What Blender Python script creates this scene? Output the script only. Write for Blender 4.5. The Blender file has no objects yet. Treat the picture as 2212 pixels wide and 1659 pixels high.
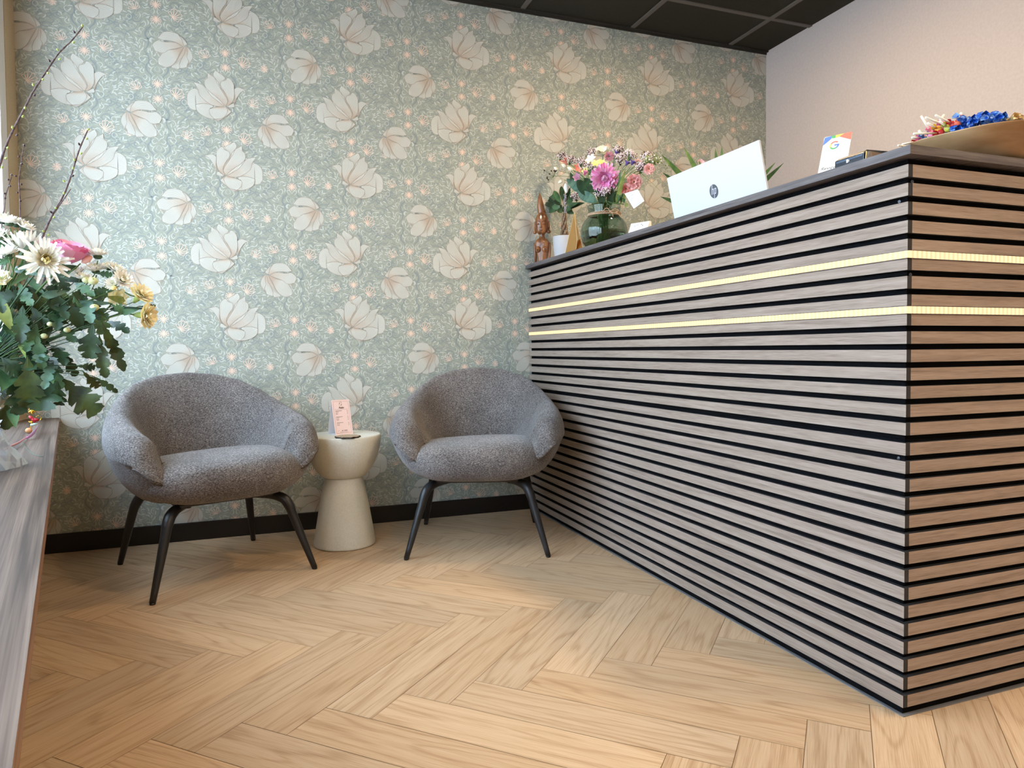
import bpy, math, random
from mathutils import Vector, Matrix, Euler
R = math.radians
PI = math.pi
scene = bpy.context.scene
COL = scene.collection
rng = random.Random(7)

# ------------------------------------------------------------------ camera
IMW, IMH = 2212.0, 1659.0
CAMP = Vector((-1.3287, -3.3981, 0.8220))
YAW, PIT, ROL, FPX, PPX, PPY = R(20.7928), R(-1.9125), R(-0.4661), 1534.10, 22.25, -23.88
_F = Vector((math.sin(YAW)*math.cos(PIT), math.cos(YAW)*math.cos(PIT), math.sin(PIT)))
_R0 = Vector((math.cos(YAW), -math.sin(YAW), 0)); _U0 = _R0.cross(_F)
_R = _R0*math.cos(ROL) + _U0*math.sin(ROL); _U = _U0*math.cos(ROL) - _R0*math.sin(ROL)
cd = bpy.data.cameras.new('camera'); cam = bpy.data.objects.new('camera', cd); COL.objects.link(cam)
cd.sensor_width = 36.0; cd.lens = FPX/IMW*36.0
cd.shift_x = -PPX/IMW; cd.shift_y = PPY/IMW
cd.clip_start = 0.02; cd.clip_end = 60
M = Matrix.Identity(4)
for i in range(3):
    M[i][0] = _R[i]; M[i][1] = _U[i]; M[i][2] = -_F[i]; M[i][3] = CAMP[i]
cam.matrix_world = M
scene.camera = cam

def at(px, py, **kw):
    """point of the place seen at photo pixel (px,py) on the plane x=, y= or z="""
    d = _F + _R*((px-1106-PPX)/FPX) - _U*((py-829.5-PPY)/FPX)
    ax = {'x': 0, 'y': 1, 'z': 2}[list(kw)[0]]; v = list(kw.values())[0]
    return CAMP + d*((v-CAMP[ax])/d[ax])

# ------------------------------------------------------------------ world, light, exposure
def area(name, loc, size, energy, color, target=None, shape='DISK', size_y=None, spread=180):
    l = bpy.data.lights.new(name, 'AREA'); l.shape = shape; l.size = size
    if size_y: l.size_y = size_y
    l.energy = energy; l.color = color; l.spread = R(spread)
    o = bpy.data.objects.new(name, l); COL.objects.link(o); o.location = loc
    d = (Vector(target)-Vector(loc)) if target else Vector((0, 0, -1))
    o.rotation_euler = d.to_track_quat('-Z', 'Y').to_euler()
    return o
w = bpy.data.worlds.new('daylight'); scene.world = w; w.use_nodes = True
nt = w.node_tree; nt.nodes.clear()
_o = nt.nodes.new('ShaderNodeOutputWorld'); _b = nt.nodes.new('ShaderNodeBackground')
_t = nt.nodes.new('ShaderNodeTexCoord'); _s = nt.nodes.new('ShaderNodeSeparateXYZ'); _r = nt.nodes.new('ShaderNodeValToRGB')
nt.links.new(_t.outputs['Generated'], _s.inputs[0]); nt.links.new(_s.outputs['Z'], _r.inputs[0])
_r.color_ramp.elements[0].position = 0.0; _r.color_ramp.elements[0].color = (0.40, 0.47, 0.54, 1)
_r.color_ramp.elements[1].position = 0.25; _r.color_ramp.elements[1].color = (0.58, 0.78, 1.0, 1)
nt.links.new(_r.outputs[0], _b.inputs[0]); nt.links.new(_b.outputs[0], _o.inputs[0])
_b.inputs[1].default_value = 11.0
COOL = (0.52, 0.75, 1.0); WARM = (1.0, 0.76, 0.47)
portal = area('window_portal', (-2.33, -1.85, 1.5), 3.4, 10, (1, 1, 1), target=(0, -1.85, 1.5), shape='RECTANGLE', size_y=1.85)
portal.data.cycles.is_portal = True
LAMPS = [(-1.05, -1.75, 9), (0.42, -1.05, 20), (0.50, -2.6, 14), (-0.2, -3.7, 15), (-1.3, -4.8, 10), (0.9, -4.3, 38)]
for lx, ly, le in LAMPS:
    area('ceiling_spot_light', (lx, ly, 2.50), 0.14, le, WARM, spread=180)
scene.view_settings.view_transform = 'Standard'
scene.view_settings.look = 'None'
scene.view_settings.gamma = 1.0
scene.view_settings.use_curve_mapping = False
scene.view_settings.exposure = 0.0
try:
    scene.cycles.use_denoising = True
    scene.cycles.max_bounces = 10
    scene.cycles.transparent_max_bounces = 16
    scene.cycles.sample_clamp_indirect = 6.0
except Exception:
    pass

# ------------------------------------------------------------------ helpers
def lin(c):
    r = []
    for v in c[:3]:
        v = v/255.0
        r.append(v/12.92 if v <= 0.04045 else ((v+0.055)/1.055)**2.4)
    return (r[0], r[1], r[2], 1.0)

MATS = {}
def mat(name, color, rough=0.6, metal=0.0, spec=0.5, emit=None, estr=1.0, trans=0.0, alpha=1.0, ior=1.45, sheen=0.0, sss=0.0, coat=0.0, raw=False):
    if name in MATS: return MATS[name]
    m = bpy.data.materials.new(name); m.use_nodes = True
    b = m.node_tree.nodes['Principled BSDF']
    c = color if raw else lin(color)
    b.inputs['Base Color'].default_value = (c[0], c[1], c[2], 1)
    b.inputs['Roughness'].default_value = rough; b.inputs['Metallic'].default_value = metal
    b.inputs['Specular IOR Level'].default_value = spec
    b.inputs['Transmission Weight'].default_value = trans; b.inputs['Alpha'].default_value = alpha
    b.inputs['IOR'].default_value = ior
    b.inputs['Sheen Weight'].default_value = sheen; b.inputs['Coat Weight'].default_value = coat
    if sss:
        b.inputs['Subsurface Weight'].default_value = sss; b.inputs['Subsurface Radius'].default_value = (0.02, 0.01, 0.008)
    if emit:
        e = lin(emit); b.inputs['Emission Color'].default_value = (e[0], e[1], e[2], 1); b.inputs['Emission Strength'].default_value = estr
    MATS[name] = m
    return m
def nd(m, t, **kw):
    n = m.node_tree.nodes.new(t)
    for k, v in kw.items():
        if k in n.inputs: n.inputs[k].default_value = v
        else: setattr(n, k, v)
    return n
def lk(m, a, b): m.node_tree.links.new(a, b)
def vary(m, scale, c1, c2, coord='Object', stretch=(1, 1, 1), detail=4.0, bump=0.0, dist=0.002, lo=0.35, hi=0.65, rough=0.5):
    """noise-driven colour between c1 and c2, optional bump"""
    b = m.node_tree.nodes['Principled BSDF']
    tc = nd(m, 'ShaderNodeTexCoord'); mp = nd(m, 'ShaderNodeMapping'); mp.inputs['Scale'].default_value = stretch
    no = nd(m, 'ShaderNodeTexNoise'); no.inputs['Scale'].default_value = scale; no.inputs['Detail'].default_value = detail
    no.inputs['Roughness'].default_value = rough
    cr = nd(m, 'ShaderNodeValToRGB')
    cr.color_ramp.elements[0].position = lo; cr.color_ramp.elements[0].color = lin(c1)
    cr.color_ramp.elements[1].position = hi; cr.color_ramp.elements[1].color = lin(c2)
    lk(m, tc.outputs[coord], mp.inputs[0]); lk(m, mp.outputs[0], no.inputs['Vector'])
    lk(m, no.outputs[0], cr.inputs[0]); lk(m, cr.outputs[0], b.inputs['Base Color'])
    if bump:
        bp = nd(m, 'ShaderNodeBump'); bp.inputs['Strength'].default_value = bump; bp.inputs['Distance'].default_value = dist
        lk(m, no.outputs[0], bp.inputs['Height']); lk(m, bp.outputs[0], b.inputs['Normal'])
    return m

def wood(name, cols, rough=0.5, along=1.2, across=26.0, tone=None, bump=0.15, cath=0.5, spec=0.4, w1=1.0, w2=0.55, rings=34.0, ringscale=0.42):
    """wood grain in the UV map: u metres along the grain, v metres across"""
    if name in MATS: return MATS[name]
    m = mat(name, (128, 128, 128), rough=rough, spec=spec)
    b = m.node_tree.nodes['Principled BSDF']
    uv = nd(m, 'ShaderNodeUVMap')
    def noise(sx, sy, det, dist=0.0):
        mp = nd(m, 'ShaderNodeMapping'); mp.inputs['Scale'].default_value = (sx, sy, 1); lk(m, uv.outputs[0], mp.inputs[0])
        n = nd(m, 'ShaderNodeTexNoise'); n.inputs['Scale'].default_value = 1.0; n.inputs['Detail'].default_value = det; n.inputs['Distortion'].default_value = dist
        lk(m, mp.outputs[0], n.inputs['Vector']); return n.outputs[0]
    def math_(op, *a):
        n = nd(m, 'ShaderNodeMath', operation=op)
        for i, v in enumerate(a):
            if isinstance(v, (int, float)): n.inputs[i].default_value = v
            else: lk(m, v, n.inputs[i])
        return n.outputs[0]
    n1 = noise(along, across, 3, 0.6); n2 = noise(along*7, across*9, 2); n3 = noise(along*0.9, across*ringscale, 1.0)
    sn = math_('SINE', math_('MULTIPLY', n3, rings))
    ln = math_('POWER', math_('MULTIPLY_ADD', sn, 0.5, 0.5), 5.0)          # thin year-ring lines
    a1 = math_('MULTIPLY_ADD', math_('SUBTRACT', n1, 0.5), w1, 0.5)
    a2 = math_('MULTIPLY_ADD', math_('SUBTRACT', n2, 0.5), w2, a1)
    a3 = math_('SUBTRACT', a2, math_('MULTIPLY', ln, 0.22*cath))
    cr = nd(m, 'ShaderNodeValToRGB'); e = cr.color_ramp.elements
    e[0].position = 0.26; e[0].color = lin(cols[0]); e[1].position = 0.74; e[1].color = lin(cols[2])
    x = e.new(0.5); x.color = lin(cols[1])
    lk(m, a3, cr.inputs[0])
    out = cr.outputs[0]
    if tone:
        at_ = nd(m, 'ShaderNodeAttribute', attribute_name='tone')
        mx = nd(m, 'ShaderNodeMix', data_type='RGBA', blend_type='MULTIPLY'); mx.inputs['Factor'].default_value = 1.0
        lk(m, out, mx.inputs[6]); lk(m, at_.outputs['Color'], mx.inputs[7]); out = mx.outputs[2]
    lk(m, out, b.inputs['Base Color'])
    bp = nd(m, 'ShaderNodeBump'); bp.inputs['Strength'].default_value = bump; bp.inputs['Distance'].default_value = 0.001
    lk(m, a3, bp.inputs['Height']); lk(m, bp.outputs[0], b.inputs['Normal'])
    return m

class MB:
    """collects shapes, then links them as ONE mesh object"""
    def __init__(s): s.v = []; s.f = []; s.mi = []; s.uv = []; s.tn = []
    def add(s, verts, faces, mi=0, uvs=None, tone=None):
        n = len(s.v); s.v.extend([tuple(v) for v in verts])
        for k, f in enumerate(faces):
            s.f.append([i+n for i in f]); s.mi.append(mi if isinstance(mi, int) else mi[k])
            s.uv.append(uvs[k] if uvs else None); s.tn.append(tone)
        return s
    def box(s, lo, hi, mi=0, mat4=None, grain=None, off=(0, 0), tone=None):
        x0, y0, z0 = lo; x1, y1, z1 = hi
        P = [(x0, y0, z0), (x1, y0, z0), (x1, y1, z0), (x0, y1, z0), (x0, y0, z1), (x1, y0, z1), (x1, y1, z1), (x0, y1, z1)]
        F = [(0, 3, 2, 1), (4, 5, 6, 7), (0, 1, 5, 4), (1, 2, 6, 5), (2, 3, 7, 6), (3, 0, 4, 7)]  # -z +z -y +x +y -x
        uvs = None
        if grain is not None:
            uvs = []
            for fi, f in enumerate(F):
                nax = [2, 2, 1, 0, 1, 0][fi]
                oth = [a for a in (0, 1, 2) if a != nax and a != grain]
                if grain == nax: ua, va = [a for a in (0, 1, 2) if a != nax]
                else: ua, va = grain, oth[0]
                uvs.append([(P[i][ua]+off[0], P[i][va]+off[1]) for i in f])
        if mat4 is not None: P = [mat4 @ Vector(p) for p in P]
        return s.add(P, F, mi, uvs, tone)
    def tube(s, pts, rad, n=8, mi=0, cap=True, flat=None):
        pts = [Vector(p) for p in pts]; m = len(pts)
        if not isinstance(rad, (list, tuple)): rad = [rad]*m
        V = []; up = None
        for i, p in enumerate(pts):
            t = (pts[min(i+1, m-1)]-pts[max(i-1, 0)])
            if t.length < 1e-9: t = Vector((0, 0, 1))
            t.normalize()
            if up is None:
                up = t.orthogonal().normalized()
            up = (up - t*up.dot(t))
            if up.length < 1e-6: up = t.orthogonal()
            up.normalize(); sd = t.cross(up)
            for k in range(n):
                a = 2*PI*k/n
                V.append(p + (up*math.cos(a)+sd*math.sin(a))*rad[i])
        F = []
        for i in range(m-1):
            for k in range(n):
                k2 = (k+1) % n
                F.append((i*n+k, i*n+k2, (i+1)*n+k2, (i+1)*n+k))
        if cap:
            F.append(tuple(range(n-1, -1, -1))); F.append(tuple((m-1)*n+k for k in range(n)))
        return s.add(V, F, mi)
    def lathe(s, prof, n=32, mi=0, mat4=None, ribs=0, ramp=0.0, cap=False):
        V = []; F = []
        for r, z in prof:
            for k in range(n):
                a = 2*PI*k/n; rr = r
                if ribs: rr = r*(1-ramp*abs(math.sin(ribs*a/2))**6*0 - ramp*(1-abs(math.sin(ribs*a/2)))**2)
                V.append(Vector((rr*math.cos(a), rr*math.sin(a), z)))
        m = len(prof)
        for i in range(m-1):
            for k in range(n):
                k2 = (k+1) % n
                F.append((i*n+k, i*n+k2, (i+1)*n+k2, (i+1)*n+k))
        if cap: F.append(tuple(range(n-1, -1, -1))); F.append(tuple((m-1)*n+k for k in range(n)))
        if mat4 is not None: V = [mat4 @ v for v in V]
        return s.add(V, F, mi)
    def ball(s, c, r, n=10, mi=0, mat4=None):
        if not isinstance(r, (tuple, list)): r = (r, r, r)
        m = max(4, n//2); V = []; F = []
        c = Vector(c)
        for i in range(m+1):
            t = PI*i/m
            for k in range(n):
                a = 2*PI*k/n
                V.append(c + Vector((r[0]*math.sin(t)*math.cos(a), r[1]*math.sin(t)*math.sin(a), -r[2]*math.cos(t))))
        for i in range(m):
            for k in range(n):
                k2 = (k+1) % n
                F.append((i*n+k, i*n+k2, (i+1)*n+k2, (i+1)*n+k))
        if mat4 is not None: V = [mat4 @ v for v in V]
        return s.add(V, F, mi)
    def grid(s, P, mi=0, uv=False, closed=False):
        """P = rows of points"""
        m = len(P); n = len(P[0]); V = [p for r in P for p in r]; F = []; U = []
        for i in range(m-1):
            for k in range(n if closed else n-1):
                k2 = (k+1) % n
                F.append((i*n+k, i*n+k2, (i+1)*n+k2, (i+1)*n+k))
                U.append([(k/(n-1), i/(m-1)), ((k+1)/(n-1), i/(m-1)), ((k+1)/(n-1), (i+1)/(m-1)), (k/(n-1), (i+1)/(m-1))])
        return s.add(V, F, mi, U if uv else None)
    def prism(s, poly, lo, hi, axis=2, mi=0, mat4=None):
        """polygon (convex-ish) in the plane, extruded along axis"""
        n = len(poly); V = []
        for h in (lo, hi):
            for a, b in poly:
                v = [a, b]; v.insert(axis, h); V.append(Vector(v))
        F = [tuple(range(n-1, -1, -1)), tuple(range(n, 2*n))]
        for k in range(n):
            k2 = (k+1) % n; F.append((k, k2, n+k2, n+k))
        if mat4 is not None: V = [mat4 @ v for v in V]
        return s.add(V, F, mi)
    def build(s, name, mats, parent=None, smooth=False, loc=None, bevel=0, subsurf=0, solid=0, kind=None, origin=None):
        me = bpy.data.meshes.new(name)
        v = s.v
        if origin is not None:
            o0 = Vector(origin); v = [tuple(Vector(p)-o0) for p in v]
        me.from_pydata(v, [], s.f)
        if not isinstance(mats, (list, tuple)): mats = [mats]
        for m in mats: me.materials.append(m)
        me.polygons.foreach_set('material_index', s.mi)
        if any(u is not None for u in s.uv):
            ul = me.uv_layers.new(name='UVMap'); k = 0; data = []
            for f, u in zip(s.f, s.uv):
                for j in range(len(f)):
                    data.extend(u[j] if u else (0, 0))
            ul.data.foreach_set('uv', data)
        if any(t is not None for t in s.tn):
            ca = me.color_attributes.new('tone', 'FLOAT_COLOR', 'CORNER'); data = []
            for f, t in zip(s.f, s.tn):
                for j in range(len(f)): data.extend((t or (1, 1, 1))+(1,))
            ca.data.foreach_set('color', data)
        if smooth: me.polygons.foreach_set('use_smooth', [True]*len(me.polygons))
        me.update()
        o = bpy.data.objects.new(name, me); COL.objects.link(o)
        if origin is not None: o.location = origin
        if loc is not None: o.location = loc
        if bevel:
            b = o.modifiers.new('bevel', 'BEVEL'); b.width = bevel; b.segments = 2; b.limit_method = 'ANGLE'; b.angle_limit = R(40)
            b.harden_normals = False
        if solid:
            b = o.modifiers.new('solid', 'SOLIDIFY'); b.thickness = solid; b.offset = 0
        if subsurf:
            b = o.modifiers.new('sub', 'SUBSURF'); b.levels = subsurf; b.render_levels = subsurf
        if parent is not None:
            o.parent = parent
            if origin is not None: o.location = Vector(origin)
        if kind: o['kind'] = kind
        return o

def tag(o, label, cat, group=None):
    o['label'] = label; o['category'] = cat
    if group: o['group'] = group
    return o
def thing(name, label, cat, loc=(0, 0, 0), rz=0.0, group=None):
    o = bpy.data.objects.new(name, None); COL.objects.link(o)
    o.location = loc; o.rotation_euler = (0, 0, rz); o.empty_display_size = 0.05
    return tag(o, label, cat, group)
def crv(P, n):
    """Catmull-Rom resample of a 2D/3D polyline"""
    P = [Vector(p) for p in P]
    if len(P) == 2: return [P[0].lerp(P[1], i/(n-1)) for i in range(n)]
    Q = [P[0]*2-P[1]] + P + [P[-1]*2-P[-2]]
    out = []
    for i in range(n):
        t = i/(n-1)*(len(P)-1); k = min(int(t), len(P)-2); f = t-k
        a, b, c, d = Q[k], Q[k+1], Q[k+2], Q[k+3]
        out.append(0.5*((2*b) + (c-a)*f + (2*a-5*b+4*c-d)*f*f + (3*b-a-3*c+d)*f*f*f))
    return out
def text_mesh(txt, size, m, parent, mat4, shear=0.0, name='lettering', ext=0.0002, bold=0.0, align='CENTER'):
    cu = bpy.data.curves.new('txt', 'FONT'); cu.body = txt; cu.size = size; cu.extrude = ext; cu.shear = shear
    cu.offset = bold; cu.align_x = align; cu.align_y = 'CENTER'
    tmp = bpy.data.objects.new('txt', cu); COL.objects.link(tmp)
    bpy.context.view_layer.update()
    me = bpy.data.meshes.new_from_object(tmp)
    bpy.data.objects.remove(tmp)
    me.transform(mat4); me.materials.clear(); me.materials.append(m)
    o = bpy.data.objects.new(name, me); COL.objects.link(o); o.parent = parent
    return o
def frame4(o, x, y):
    """matrix with local x,y axes in world (z = x cross y)"""
    x = Vector(x).normalized(); y = Vector(y); y = (y-x*y.dot(x)).normalized(); z = x.cross(y)
    M = Matrix.Identity(4)
    for i in range(3): M[i][0] = x[i]; M[i][1] = y[i]; M[i][2] = z[i]; M[i][3] = o[i]
    return M
def zframe(o, z, spin=0.0):
    z = Vector(z).normalized(); x = z.orthogonal().normalized(); y = z.cross(x)
    return frame4(o, x*math.cos(spin)+y*math.sin(spin), -x*math.sin(spin)+y*math.cos(spin))

# ================================================================== THE SETTING
H = 2.527; XL = -2.19; XR = 1.49; YB = -6.0
ZS = 0.5561                                   # windowsill top
# ---- floor: herringbone oak planks, one mesh
PW, PL = 0.127, 0.635
m_floor = wood('oak_planks', [(166, 132, 97), (199, 168, 134), (213, 186, 155)], rough=0.48, along=1.5, across=50, tone=True, bump=0.10, cath=0.55, spec=0.35, w1=0.30, w2=0.50, rings=52, ringscale=0.24)
m_seam = mat('plank_seam', (134, 106, 76), rough=0.8)
fb = MB()
fb.box((-2.6, YB, -0.08), (2.0, 0.1, -0.0012), 1)
fr = random.Random(3)
def plank(u0, v0, alongu):
    ex = (PL, PW) if alongu else (PW, PL)
    g = 0.0007
    c = [(u0+g, v0+g), (u0+ex[0]-g, v0+g), (u0+ex[0]-g, v0+ex[1]-g), (u0+g, v0+ex[1]-g)]
    s = math.sqrt(0.5)
    P = [(-1.097+(u-v)*s, -1.819+(u+v)*s, 0.0) for u, v in c]
    cx = sum(p[0] for p in P)/4; cy = sum(p[1] for p in P)/4
    if cx < -2.7 or cx > 2.1 or cy < YB-0.1 or cy > 0.35: return
    # clip to the room
    poly = [(p[0], p[1]) for p in P]
    loc = [((u-u0), (v-v0)) for u, v in c]
    du, dv = fr.uniform(0, 60), fr.uniform(0, 60)
    t = fr.uniform(0.86, 1.05); w_ = fr.uniform(-0.025, 0.025)
    tone = (t+w_, t, t-w_*1.3)
    uv = [((a+du, b+dv) if alongu else (b+du, a+dv)) for a, b in loc]
    fb.add(P, [(0, 1, 2, 3)], 0, [uv], tone)
N = 40
for i in range(-8, 9):
    for n in range(-N, N):
        u0 = n*PW + i*PL; v0 = -n*PW + i*PL
        plank(u0, v0, True)
        plank(u0+PL, v0, False)
floor = fb.build('floor', [m_floor, m_seam], kind='structure')

# ---- wallpaper wall: pattern cut into the wall's own mesh
wc = lambda c: mat('paper_%d_%d_%d' % c, c, rough=0.55, spec=0.35)
WP_BASE = mat('paper_ground', (159, 163, 150), rough=0.6, spec=0.3)
vary(WP_BASE, 60, (155, 160, 147), (164, 167, 153), bump=0.1)
C_LIGHT, C_MID, C_DARK, C_PEACH = wc((192, 196, 187)), wc((181, 187, 179)), wc((139, 148, 146)), wc((232, 204, 184))
C_FILL, C_LINE, C_STRI, C_EDGE = wc((202, 203, 193)), wc((184, 165, 146)), wc((178, 172, 159)), wc((158, 148, 134))
WPM = [WP_BASE, C_LIGHT, C_MID, C_DARK, C_PEACH, C_FILL, C_LINE, C_STRI, C_EDGE]
wb = MB()
wb.box((-2.45, 0.0, -0.05), (1.75, 0.12, 2.7), 0)
ZK = 0.2675/965.0                              # metres per traced unit
def ribbon(P, wid, taper=True):
    """flat tapered stroke: list of quads in 2D"""
    n = len(P); L = []; Rr = []
    for i, p in enumerate(P):
        t = (P[min(i+1, n-1)]-P[max(i-1, 0)]); t = Vector((t.x, t.y)).normalized() if t.length > 0 else Vector((1, 0))
        k = i/(n-1)
        w = wid*(math.sin(PI*min(max(k, 0.06), 0.94))**0.6 if taper else 1.0)*0.5
        L.append((p.x-t.y*w, p.y+t.x*w)); Rr.append((p.x+t.y*w, p.y-t.x*w))
    return L, Rr
class Motif:
    def __init__(s): s.q = []           # (left, right, mat, layer)
    def stroke(s, pts, wid, mi, layer, n=None, taper=True):
        P = crv([(a, b, 0) for a, b in pts], n or max(4, len(pts)*3))
        L, Rr = ribbon(P, wid, taper); s.q.append((L, Rr, mi, layer))
    def ring(s, cx, cy, r, wid, mi, layer, a0=0, a1=2*PI, n=14):
        P = [Vector((cx+r*math.cos(a0+(a1-a0)*i/n), cy+r*math.sin(a0+(a1-a0)*i/n), 0)) for i in range(n+1)]
        L, Rr = ribbon(P, wid, False); s.q.append((L, Rr, mi, layer))
    def strip(s, L, Rr, mi, layer): s.q.append((L, Rr, mi, layer))
    def put(s, ox, oz, sx=1, sy=1):
        for L, Rr, mi, layer in s.q:
            s.__class__.cnt = (getattr(s.__class__, 'cnt', 0)+1) % 14
            y = -0.00005*layer - 0.0000034*s.__class__.cnt
            n = len(L)
            V = [(ox+sx*a, y, oz+sy*b) for a, b in L] + [(ox+sx*a, y, oz+sy*b) for a, b in Rr]
            if sx*sy > 0: F = [(i, i+1, n+i+1, n+i) for i in range(n-1)]
            else: F = [(i, n+i, n+i+1, i+1) for i in range(n-1)]
            wb.add(V, F, mi)
def K(l): return [(a*ZK, b*ZK) for a, b in l]
# big flowers, traced petal by petal from their stem point (traced units, y up)
def flower(petals, ox, oy, seed):
    mo = Motif(); r = random.Random(seed); ly = 6
    for L, Rr, ns in petals:
        L = crv([((a-ox)*ZK, (oy-b)*ZK, 0) for a, b in L], 14); Rr = crv([((a-ox)*ZK, (oy-b)*ZK, 0) for a, b in Rr], 14)
        mo.strip([(p.x, p.y) for p in L], [(p.x, p.y) for p in Rr], 5, ly)
        for j in range(1, ns):
            u = j/ns
            P = [L[i].lerp(Rr[i], u) for i in range(2, 13)]
            k1 = r.randint(0, 1); P = P[k1:len(P)-r.randint(0, 1)]
            mo.strip(*ribbon(P, 0.0015), 7, ly+1)
            P = [L[i].lerp(Rr[i], u) for i in range(0, 6)]
            mo.strip(*ribbon(P, 0.0013), 6, ly+1)
        for E in (L, Rr): mo.strip(*ribbon(E, 0.0019, False), 8, ly+2)
        ly += 3
    # shaded foot of the bloom
    return mo
TULIP = [
 ([(600,1290),(400,1130),(380,1000),(430,900)], [(720,1270),(790,1120),(760,980),(690,880)], 12),
 ([(600,1300),(440,1300),(300,1300),(230,1330),(235,1400),(150,1385),(110,1320)], [(600,1285),(480,1240),(340,1180),(250,1072),(170,1092),(112,1170),(110,1320)], 13),
 ([(640,1290),(480,1180),(410,1100),(350,1015),(300,990),(205,972)], [(630,1310),(470,1300),(330,1210),(280,1140),(262,1070),(205,972)], 12),
 ([(660,1280),(640,1130),(590,1010),(560,930),(490,830),(520,752)], [(680,1270),(690,1150),(620,1030),(640,900),(655,840),(520,752)], 10),
 ([(650,1290),(560,1190),(420,1080),(365,1000),(368,920),(405,880),(410,805)], [(668,1280),(690,1200),(610,1060),(550,960),(510,870),(470,840),(410,805)], 13),
 ([(780,1240),(795,1150),(792,1040),(800,1005),(860,975),(960,1010)], [(790,1245),(805,1200),(830,1140),(865,1080),(905,1035),(960,1010)], 6),
 ([(670,1280),(700,1200),(660,1090),(598,990),(605,915),(665,890),(690,850)], [(700,1280),(760,1220),(788,1130),(788,1010),(785,930),(735,858),(690,850)], 11),
 ([(690,1300),(720,1310),(790,1290),(780,1235)], [(680,1290),(720,1270),(750,1250),(780,1235)], 3),
 ([(660,1300),(560,1480),(480,1510),(400,1505),(300,1460),(240,1400),(228,1320)], [(640,1300),(560,1320),(430,1350),(470,1340),(470,1302),(340,1285),(228,1320)], 15),
 ([(680,1310),(720,1350),(738,1372),(700,1420),(640,1470),(560,1530),(470,1520)], [(670,1310),(690,1360),(670,1410),(640,1460),(580,1500),(520,1515),(470,1520)], 4),
 ([(640,1300),(520,1325),(430,1365),(425,1410),(440,1460),(500,1510)], [(665,1310),(685,1340),(680,1390),(640,1460),(580,1500),(500,1510)], 14),
]
SHELL = [
 ([(2000,600),(2020,680),(2010,760),(2035,840),(2005,905)], [(2000,590),(2060,650),(2090,740),(2070,815),(2005,905)], 5),
 ([(1985,610),(1965,720),(1920,830),(1895,930),(1940,942),(2003,915)], [(2005,610),(2020,690),(2010,760),(2030,830),(2015,870),(2003,915)], 8),
 ([(1970,615),(1910,740),(1850,860),(1785,935),(1830,960),(1885,966)], [(1990,615),(1975,710),(1930,800),(1900,880),(1905,930),(1885,966)], 8),
 ([(1950,615),(1850,665),(1745,690),(1680,730),(1635,800),(1604,850),(1612,922)], [(1965,620),(1905,730),(1850,850),(1790,920),(1720,955),(1660,945),(1612,922)], 15),
 ([(1940,600),(1850,560),(1700,575),(1620,560),(1560,600),(1533,650),(1570,728)], [(1955,612),(1860,650),(1750,690),(1700,735),(1640,745),(1600,735),(1570,728)], 12),
 ([(1945,600),(1850,555),(1750,545),(1680,550),(1605,532)], [(1965,590),(1945,500),(1870,420),(1700,420),(1605,532)], 10),
 ([(1965,590),(1950,520),(1920,470),(1900,445)], [(1985,590),(2015,560),(1960,480),(1900,445)], 4),
]
MT = flower(TULIP, 655, 1290, 1)
for p in ([(0, 0), (40, -35), (75, -80), (110, -95)],): MT.stroke(K([(x+10, y) for x, y in p]), 0.0042, 3, 5)
MS = flower(SHELL, 1960, 590, 2)
MS.stroke(K([(0, 0), (60, 30), (120, 20), (190, 40)]), 0.0038, 3, 5)
for k in range(5): MS.ring(*[v*ZK for v in (-375+k*17, -162)], 7*ZK, 0.0008, 6, 5, n=6)
MS.stroke(K([(-400, -140), (-395, -175), (-340, -200), (-310, -150)]), 0.0012, 6, 5)
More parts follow.
